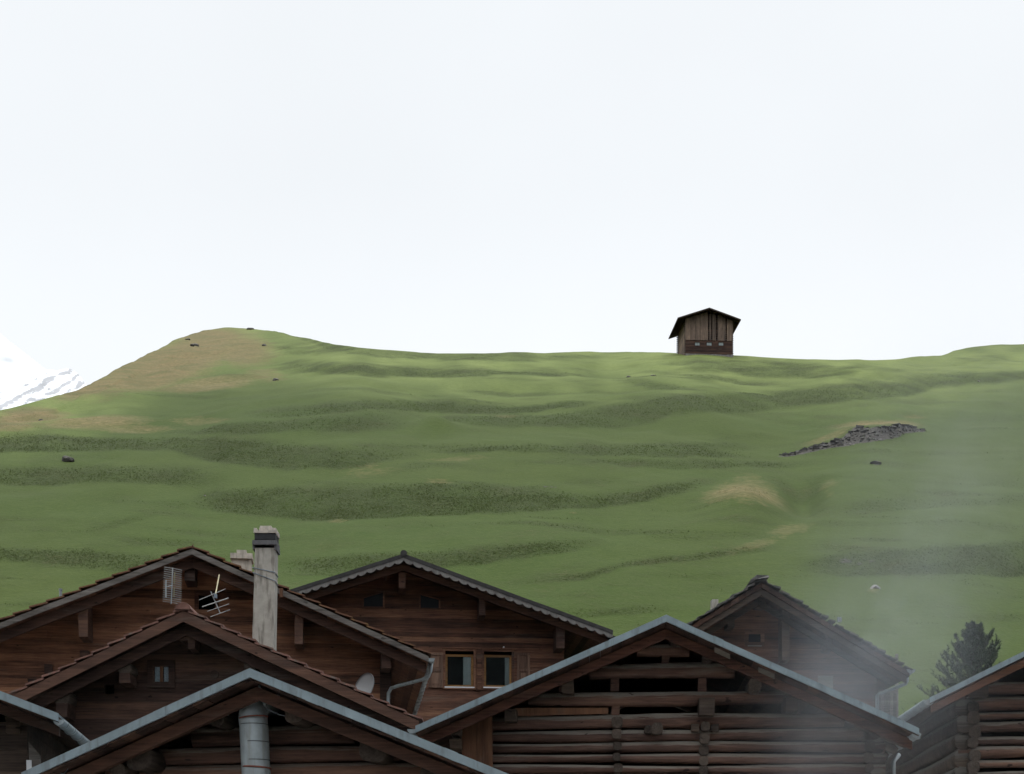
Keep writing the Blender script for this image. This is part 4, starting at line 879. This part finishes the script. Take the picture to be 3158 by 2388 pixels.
B = Bld('log_barn', 'nearest log barn with zinc verge and thick grey flue pipe under its peak', 770, 21, -8, 'barn', 'log barns')
B.roof((770, 2064), (66, 2386), (1720, 2452), .95, 5.2, .14); barn_roof(B, .10, (.17, .33), M['rafter'], .3)
xw0, _ = B.L(170, 2388); xw1, _ = B.L(1500, 2388); mb = MB()
for t0, t1 in ((2234, 2297), (2300, 2352), (2354, 2410), (2414, 2470), (2474, 2530), (2534, 2590), (2594, 2650), (2654, 2710)):
    z1, z0 = B.L(900, t0)[1], B.L(900, t1)[1]; rz = (z1 - z0) / 2 * 1.02; zc = (z0 + z1) / 2; l, r = B.xs(zc + rz * .6, B.t + .02); l, r = max(l, xw0), min(r, xw1)
    mb.log((l, .13, zc), (r, .13, zc), .14, rz, n=16, top=.75, wob=.07)
mb.build('log_wall', M['logs'], B.root, True)
B.shell(xw0, xw1, -.6, M['darkwood'], B.t)
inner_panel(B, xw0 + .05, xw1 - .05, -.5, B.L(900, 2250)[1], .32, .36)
for px, py, w, h in ((906, 2200, 58, 56), (664, 2210, 58, 58), (428, 2336, 84, 78), (1150, 2310, 82, 76), (362, 2372, 50, 34), (1330, 2392, 70, 64)):
    B.purlin(px, py, w, h, M['ends'], -.5, .3, True)
# flue
mb = MB(); dF = -.42
path = [(795, 2560), (792, 2420), (787, 2330), (783, 2240)]; pts = [B.P(px, py, dF) for px, py in path]
e = pts[-1]; pts += [e + Vector((-.02, .03, .10)), e + Vector((-.035, .10, .20)), e + Vector((-.045, .22, .29)), e + Vector((-.05, .40, .36)), e + Vector((-.05, .8, .42))]
mb.tube(pts, .182, 28); fl = mb.build('flue_pipe', M['flue'], B.root, True)
def ring(py, mat, rr, h, name, tilt=0):
    x, z = B.L(784 + (py - 2240) * .055, py, dF); mb = MB(); p = Vector((x, dF, z)); ax = Vector((tilt, 0, 1)).normalized() * h / 2
    mb.tube([p - ax, p + ax], rr, 28); mb.build(name, mat, fl, True)
for py in (2236, 2290, 2346): ring(py, M['seam'], .1835, .008, 'seam')
ring(2368, M['rust'], .189, .022, 'clamp', .06); ring(2214, M['rust'], .188, .014, 'clamp', -.08)
for a, b_ in (((797, 2108), (820, 2186)), ((765, 2132), (707, 2200))):
    mb = MB(); mb.beam(B.P(*a, -.55), B.P(*b_, -.35), .03, .008, .8); mb.build('strap', M['gutter'], B.root)
mb = MB(); mb.tube([B.P(820, 2186, -.35), B.P(860, 2204, -.3), B.P(905, 2215, -.2)], .006, 5); mb.tube([B.P(707, 2200, -.35), B.P(690, 2230, -.3), B.P(702, 2240, -.2)], .006, 5); mb.build('wire', M['cable'], B.root)
mb = MB(); mb.tube([B.P(185, 2358, -.75), B.P(210, 2372, -.7), B.P(196, 2388, -.65), B.P(170, 2376, -.7)], .005, 5); mb.build('wire', M['cable'], B.root)

C = Bld('log_barn', 'barn at the left edge with zinc verge ending in a short round gutter', -120, 22.5, 6.6, 'barn', 'log barns')
C.roof((-330, 2008), (-840, 2215), (180, 2203), .75, 6.0, .12); barn_roof(C, .10, (.14, .27), M['rafter'], .3)
xw0, _ = C.L(-700, 2300); xw1, _ = C.L(84, 2300); mb = MB(); do = C.rect(-60, 19, 2176, 2228)
C.planks(mb, xw0, xw1, -.5, .30, 0, .1, C.t + .02, [do], .015); mb.build('wall', M['blacklog'], C.root)
C.shell(xw0, xw1, -.5, M['blacklog'], C.t, h=.3)
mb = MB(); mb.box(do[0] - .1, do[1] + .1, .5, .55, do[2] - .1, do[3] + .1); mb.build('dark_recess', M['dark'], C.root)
mb = MB(); C.pbox(mb, 20, 60, 2172, 2262, -.04, .02, jit=.01); mb.build('post', M['blacklog'], C.root)
mb = MB(); mb.prism([C.L(88, 2288, -.03), C.L(124, 2330, -.03), C.L(132, 2430, -.03), C.L(92, 2430, -.03)][::-1], -.03, .0); mb.build('corner_board', M['verge'], C.root)
mb = MB(); C.pbox(mb, 82, 97, 2344, 2440, -.06, -.035, jit=.006); mb.build('trim_board', M['white'], C.root)
gx, gz = C.L(181, 2220, -C.ov + .05); mb = MB(); mb.gutter(gx, gz, .075, -C.ov + .05, C.D + .3); mb.build('gutter', M['gutter'], C.root, True)

K = Bld('log_barn', 'barn at the right edge with orange brown fascia board below its zinc verge', 3060, 33, -2, 'barn', 'log barns')
K.roof((3370, 1905), (2868, 2153), (3900, 2150), .9, 8.4, .13); barn_roof(K, .10, (.15, .30), M['fascia'], .06)
xw0, _ = K.L(2950, 2250); xw1, _ = K.L(3790, 2250); xc, _ = K.L(2985, 2250)
mb = MB()
for t0, t1 in ((2098, 2131), (2147, 2185), (2190, 2214), (2218, 2253), (2268, 2292), (2296, 2328), (2339, 2364), (2377, 2404), (2408, 2440), (2444, 2478), (2482, 2516)):
    z1, z0 = K.L(3060, t0)[1], K.L(3060, t1)[1]; rz = (z1 - z0) / 2 * 1.04; zc = (z0 + z1) / 2; l, r = K.xs(zc + rz * .6, K.t + .02); l, r = max(l, xw0 + .03), min(r, xw1)
    ti = random.uniform(.0, .05); mb.log((l, .14, zc - ti), (r, .14, zc + ti), .14, rz * random.uniform(.9, 1.06), wob=.22)
mb.build('log_wall', M['logs'], K.root, True)
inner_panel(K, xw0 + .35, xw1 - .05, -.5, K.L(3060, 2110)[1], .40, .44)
K.shell(xw0, xw1, -.5, M['darkwood'], K.t, log=True, sides=(-1,), logm=M['blacklog'], h=.34)
mb = MB()
for py in (2180, 2213, 2258, 2290, 2330, 2365, 2400, 2440, 2480): x, z = K.L(3004 + random.uniform(-5, 5), py, -.15); mb.log((x, -.14 - .08 * random.random(), z), (x, .35, z), .115, .115, top=.35, n=12)
mb.build('log_ends', M['ends'], K.root, True)
for px, py, w, h, rn in ((3018, 2120, 60, 60, False), (3060, 2090, 40, 30, True)): K.purlin(px, py, w, h, M['blacklog'], -.3, .3, rn)
gx, gz = K.L(2868, 2166, -K.ov + .03); mb = MB(); mb.gutter(gx - .02, gz + .05, .11, -K.ov + .05, K.D + .3); mb.build('gutter', M['gutter'], K.root, True)

# ---- lone barn on the skyline
bp = tpos(2190, 1099); T = Bld('hill_barn', 'lone weathered barn standing on the skyline above the meadow', 2188, bp.y, 4, 'barn', None, bp.z)
sc = bp.y / F
T.roof((2188, 949), (2090, 980), (2285, 985), .9, 5.6, .14); T.deck(M['darkwood']); T.cover(M['zinc'])
T.bargeboards(M['blacklog'], -.01, .16, -T.ov - .005, .035)
xw0, _ = T.L(2114, 1060); xw1, _ = T.L(2260, 1060); zs_ = T.L(2188, 1050)[1]
mb = MB(); wins = [T.rect(a, b_, 1056, 1067) for a, b_ in ((2143, 2158), (2179, 2195), (2216, 2231))]
T.planks(mb, xw0, xw1, .15, .22, 0, .12, T.t + .02, wins, .02, .1, ztop=zs_); mb.build('log_base', M['darkwood'], T.root)
mb = MB(); x = xw0 - .03
slots = [(T.L(p, 1000)[0], w) for p, w in ((2186, .15), (2194, .10), (2211, .08), (2219, .07), (2239, .14))]
while x < xw1 + .02:
    w = random.uniform(.14, .24); x1 = min(x + w, xw1 + .03); mid = (x + x1) / 2
    if not any(abs(mid - sx) < sw * .75 for sx, sw in slots):
        zt0 = lambda q: T.zt(q) - T.t - .03; mb.prism([(x, zs_ + .005 - random.uniform(0, .06)), (x1 - .012, zs_ + .005 - random.uniform(0, .06)), (x1 - .012, zt0(x1)), (x, zt0(x))], -.06 + random.uniform(-.012, .012), .0)
    x = x1
mb.build('boarding', M['barnboard'], T.root)
mb = MB(); z = zs_
while z < T.za - .5:
    l, r = T.xs(z + .2, T.t + .05); mb.log((max(l, xw0 - .02), .14, z + .1), (min(r, xw1 + .02), .14, z + .1), .1, .085); z += .24
mb.build('log_wall', M['darkwood'], T.root, True)
T.shell(xw0, xw1, .0, M['barnboard'], T.t, h=.25, t=.16)
mb = MB(); z = .1
while z < T.zt(xw0) - .4:
    for x, sgn in ((xw0, -1), (xw1, 1)): mb.log((x - .14 * (sgn < 0) - .05, T.D - .2, z), (x + .14 * (sgn > 0) + .05, T.D - .2, z), .09, .085, top=.4); mb.log((x - .1 * (sgn < 0), .2, z), (x + .1 * (sgn > 0), .2, z), .08, .08, top=.4)
    z += .27
mb.build('log_ends', M['blacklog'], T.root, True)
for x0, x1, z0, z1 in wins:
    mb = MB(); ring_frame(mb, x0 - .03, x1 + .03, z0 - .03, z1 + .03, .05, -.04, .02); wn = mb.build('window', M['darkwood'], T.root)
    mb = MB(); xm = (x0 + x1) / 2; mb.box(x0 + .02, xm - .012, .02, .03, z0 + .02, z1 - .02); mb.box(xm + .012, x1 - .02, .02, .03, z0 + .02, z1 - .02); mb.build('pane', M['barnwin'], wn)
mb = MB(); x = xw0
while x < xw1: w = random.uniform(.3, .7); mb.box(x, min(x + w, xw1), .01, T.D, -1.2, .14 + random.uniform(-.05, .02), jit=.02); x += w
mb.build('foundation', M['palestone'], T.root)

# ------------------------------------------------------------------ pine behind the right barn
def pine():
    Y = 46; base = world(3004, 1928, Y); h = 5.2; r = bpy.data.objects.new('pine_tree', None); COL.objects.link(r)
    r.location = (base.x, Y, base.z - h); tag(r, 'small dark green pine tree rising behind the right barn roof', 'tree')
    mb = MB(); mb.tube([(0, 0, -.6), (.03, 0, h * .4), (-.02, .02, h * .8), (0, 0, h - .05)], [.13, .1, .05, .012], 10); mb.build('trunk', M['bark'], r, True)
    vs = []; fs = []; tn = []; tw = MB()
    def needles(p, d, ln, n):
        d = d.normalized()
        for _ in range(n):
            t = random.random(); q = p + d * (ln * t)
            v = (d * random.uniform(.2, 1.0) + Vector((random.gauss(0, .6), random.gauss(0, .6), random.gauss(.15, .6)))).normalized() * random.uniform(.06, .12)
            s_ = v.cross(Vector((random.gauss(0, 1), random.gauss(0, 1), random.gauss(0, 1)))).normalized() * .010
            b_ = len(vs); vs.extend([q - s_, q + s_, q + v]); fs.append((b_, b_ + 1, b_ + 2)); g_ = random.random() * .6 + .4 * t; tn.extend([g_ * .4, g_ * .4, g_])
    for i in range(120):
        f = (i + random.random()) / 120; zz = h * (.30 + .68 * f); az = i * 2.4 + random.uniform(-.4, .4)
        L_ = (2.0 * (1 - f) ** .75 + .16) * random.uniform(.65, 1.12); rise = random.uniform(.35, .75) + .5 * f
        p = Vector((0, 0, zz)); d = Vector((math.cos(az), math.sin(az), rise * .4)).normalized(); pts = [p.copy()]
        for s_ in range(5):
            p = p + d * (L_ / 5); d = (d + Vector((0, 0, rise * .22))).normalized(); pts.append(p.copy())
        tw.tube(pts, [.018, .016, .013, .01, .008, .004], 5)
        for j in range(1, 6):
            needles(pts[j - 1], pts[j] - pts[j - 1], L_ / 5, int(30 * (.4 + j / 5)))
            if j > 1:
                for sg in (-1, 1):
                    if random.random() < .75:
                        dd = ((pts[j] - pts[j - 1]).normalized() + Vector((-math.sin(az), math.cos(az), 0)) * sg * .8 + Vector((0, 0, .35))).normalized()
                        l2 = L_ * .28 * random.uniform(.6, 1.1); needles(pts[j - 1], dd, l2, 34); needles(pts[j - 1] + dd * l2 * .6, (dd + Vector((0, 0, .6))), l2 * .6, 26)
    needles(Vector((0, 0, h - .5)), Vector((0, 0, 1)), .55, 150)
    me = bpy.data.meshes.new('crown'); me.from_pydata(vs, [], fs); me.materials.append(M['needles'])
    at = me.attributes.new('tone', 'FLOAT', 'POINT'); at.data.foreach_set('value', tn); ob = bpy.data.objects.new('crown', me); COL.objects.link(ob); ob.parent = r
    tw.build('limbs', M['bark'], r, True)
pine()

# ------------------------------------------------------------------ boulders
def rock(px, py, w, h, mat, label, seed, sink=.5):
    p = tpos(px, py); sc = p.y / F; rw, rh = w * sc / 2, h * sc; rs = np.random.default_rng(seed)
    bpy_me = bpy.data.meshes.new('rock'); import bmesh
    bm = bmesh.new(); bmesh.ops.create_icosphere(bm, subdivisions=4, radius=1); o_ = rs.uniform(0, 50, 3)
    dirs = rs.normal(0, 1, (9, 3)); dirs /= np.linalg.norm(dirs, axis=1)[:, None]; cut = rs.uniform(.55, .9, 9)
    for v in bm.verts:
        c = np.array(v.co); 
        for d_, k_ in zip(dirs, cut):
            e_ = c @ d_ - k_
            if e_ > 0: c = c - d_ * e_ * .85
        c *= 1 + .14 * (float(vnoise(np.array([c[0] * 3 + o_[0]]), np.array([c[2] * 3 + c[1] * 2 + o_[1]]), seed)[0]) - .5) + .07 * (float(vnoise(np.array([c[0] * 9 + o_[0]]), np.array([c[2] * 9 + c[1] * 5]), seed + 1)[0]) - .5)
        v.co = (c[0] * rw, c[1] * rw * .8, c[2] * rh * .62)
    bm.to_mesh(bpy_me); bm.free(); bpy_me.materials.append(mat); ob = bpy.data.objects.new('rock', bpy_me); COL.objects.link(ob)
    ob.location = (p.x, p.y, p.z + rh * (.62 - sink) * .6); tag(ob, label, 'rock'); return ob
rock(206, 1432, 46, 22, M['darkstone'], 'large dark boulder half sunk in the green slope at the far left', 1)
rock(772, 1017, 24, 9, M['stone'], 'flat grey slab of rock on the bare summit of the tan knoll', 2)
rock(600, 1071, 34, 13, M['stone'], 'lichened grey boulder on the upper left flank of the tan knoll', 3)
rock(815, 1070, 16, 9, M['stone'], 'small dark stone just below the knoll summit, right side', 4)
rock(578, 1050, 18, 6, M['stone'], 'low dark stone near the skyline on the knoll', 5)
rock(850, 1171, 20, 10, M['stone'], 'grey stone where tan grass meets green meadow below the knoll', 6)
rock(126, 1283, 16, 8, M['stone'], 'small dark stone in tan grass near the left skyline', 7)
rock(1938, 1154, 15, 7, M['stone'], 'small dark stone on the meadow left of the lone barn', 8)
rock(2014, 1154, 16, 5, M['palestone'], 'small pale stone on the meadow below the lone barn', 9)
rock(2700, 1834, 34, 16, M['palestone'], 'pale boulder in bright grass above the shingled roof', 10)
rock(3018, 1186, 8, 5, M['palestone'], 'tiny whitish stone high on the right slope', 11)
rock(2700, 1424, 36, 13, M['darkstone'], 'low dark earthy rock below the stony scar', 12, .6)
rock(632, 1519, 8, 4, M['palestone'], 'tiny pale stone at the edge of the big dark bank', 13)

# stony scar on the right: broken ledges bedded in the slope
def scar():
    r = bpy.data.objects.new('rock_outcrop', None); COL.objects.link(r); c = tpos(2620, 1365); r.location = c
    tag(r, 'long broken grey rock outcrop slanting across the right slope under tan turf', 'rock outcrop')
    mb = MB(); rs = random.Random(5); mp = MB(); md = MB()
    for i in range(420):
        px = rs.uniform(2408, 2848); t, b_ = np.interp(px, st_[:, 0], st_[:, 1]), np.interp(px, sb_[:, 0], sb_[:, 1]); f = rs.random() ** 1.4; py = t + (b_ - t) * f * .74 - 1
        p = tpos(px, py) - c; s_ = rs.uniform(.05, .22) * (1.15 - .4 * f); ax = [rs.uniform(.6, 1.5) * s_, rs.uniform(.5, .9) * s_, rs.uniform(.35, .8) * s_]
        m_ = Euler((rs.uniform(-.5, .5), rs.uniform(-.5, .3), rs.uniform(-.6, .6))).to_matrix()
        vs = [p + m_ @ Vector((ax[0] * x * rs.uniform(.6, 1.1), ax[1] * y * rs.uniform(.6, 1.1), ax[2] * z * rs.uniform(.6, 1.1))) + Vector((0, 0, -.07)) for z in (-1, 1) for y in (-1, 1) for x in (-1, 1)]
        (mp if f > .72 and rs.random() < .4 and 2600 < px < 2760 else (md if f < .45 else mb)).add(vs, [(0, 1, 3, 2), (4, 6, 7, 5), (0, 4, 5, 1), (2, 3, 7, 6), (0, 2, 6, 4), (1, 5, 7, 3)])
    mb.build('broken_ledge', M['darkstone'], r)['kind'] = 'stuff'; md.build('shaded_ledge_edge', M['shadowstone'], r)['kind'] = 'stuff'; mp.build('pale_rubble', M['palestone'], r)['kind'] = 'stuff'
scar()

# ------------------------------------------------------------------ smoke drifting up from the right, and the valley haze
def smoke():
    p0, p1 = world(2470, 2520, 25.6), world(3130, 1080, 43); ax = p1 - p0; Lz = ax.length; r0, r1 = 2.6, 9.0
    mb = MB(); n = 24; vs = []
    for z, r_ in ((0, r0), (Lz, r1)): vs += [(r_ * math.cos(6.2832 * i / n), r_ * math.sin(6.2832 * i / n), z) for i in range(n)]
    mb.add(vs, [(i, (i + 1) % n, (i + 1) % n + n, i + n) for i in range(n)] + [tuple(range(n - 1, -1, -1)), tuple(range(n, 2 * n))])
    k = NT('smoke'); c = k.n('TexCoord').outputs['Object']; s_ = k.n('SeparateXYZ', None, i0=c)
    rr = k.math('SQRT', k.math('ADD', k.math('POWER', s_.outputs[0], 2.0), k.math('POWER', s_.outputs[1], 2.0)))
    zf = k.math('DIVIDE', s_.outputs[2], Lz); RR = k.math('ADD', r0, k.math('MULTIPLY', zf, r1 - r0))
    rel = k.math('DIVIDE', rr, RR)
    wis = k.noise(k.n('Mapping', None, Vector=c, Scale=(1, 1, .5)).outputs[0], .55, 5, .6); big = k.noise(c, .22, 3, .5)
    core = k.math('MULTIPLY', k.math('POWER', k.rng(rel, .62, .0, 0, 1, True), 1.4), k.rng(wis, .34, .66, .0, 1.4))
    veil = k.math('MULTIPLY', k.math('POWER', k.rng(rel, 1.0, .0, 0, 1, True), 1.3), k.rng(big, .3, .75, .06, .26))
    q = k.math('ADD', core, veil)
    endf = k.math('MULTIPLY', k.rng(zf, 0, .12, 0, 1, True), k.rng(zf, .98, .6, 0, 1, True))
    thin = k.rng(zf, 0, .42, .15, .021)
    den = k.math('MULTIPLY', q, k.math('MULTIPLY', endf, thin))
    v = k.n('VolumePrincipled', None, Color=(.88, .93, 1, 1), Density=den); k.t.links.new(v.outputs[0], k.out.inputs['Volume'])
    ob = mb.build('smoke', k.m); ob.location = p0; ob.rotation_mode = 'QUATERNION'; ob.rotation_quaternion = ax.to_track_quat('Z', 'Y')
    tag(ob, 'thin grey chimney smoke drifting up across the right slope', None, None, 'stuff')
smoke()
def haze():
    mb = MB(); mb.box(-3200, 3200, -1500, 7000, -5.2, 1750)
    k = NT('haze'); v = k.n('VolumePrincipled', None, Color=(.93, .96, 1, 1), Density=.0003, Anisotropy=0.0); k.t.links.new(v.outputs[0], k.out.inputs['Volume'])
    ob = mb.build('haze', k.m); tag(ob, 'pale mist in the valley air', None, None, 'stuff')
haze()
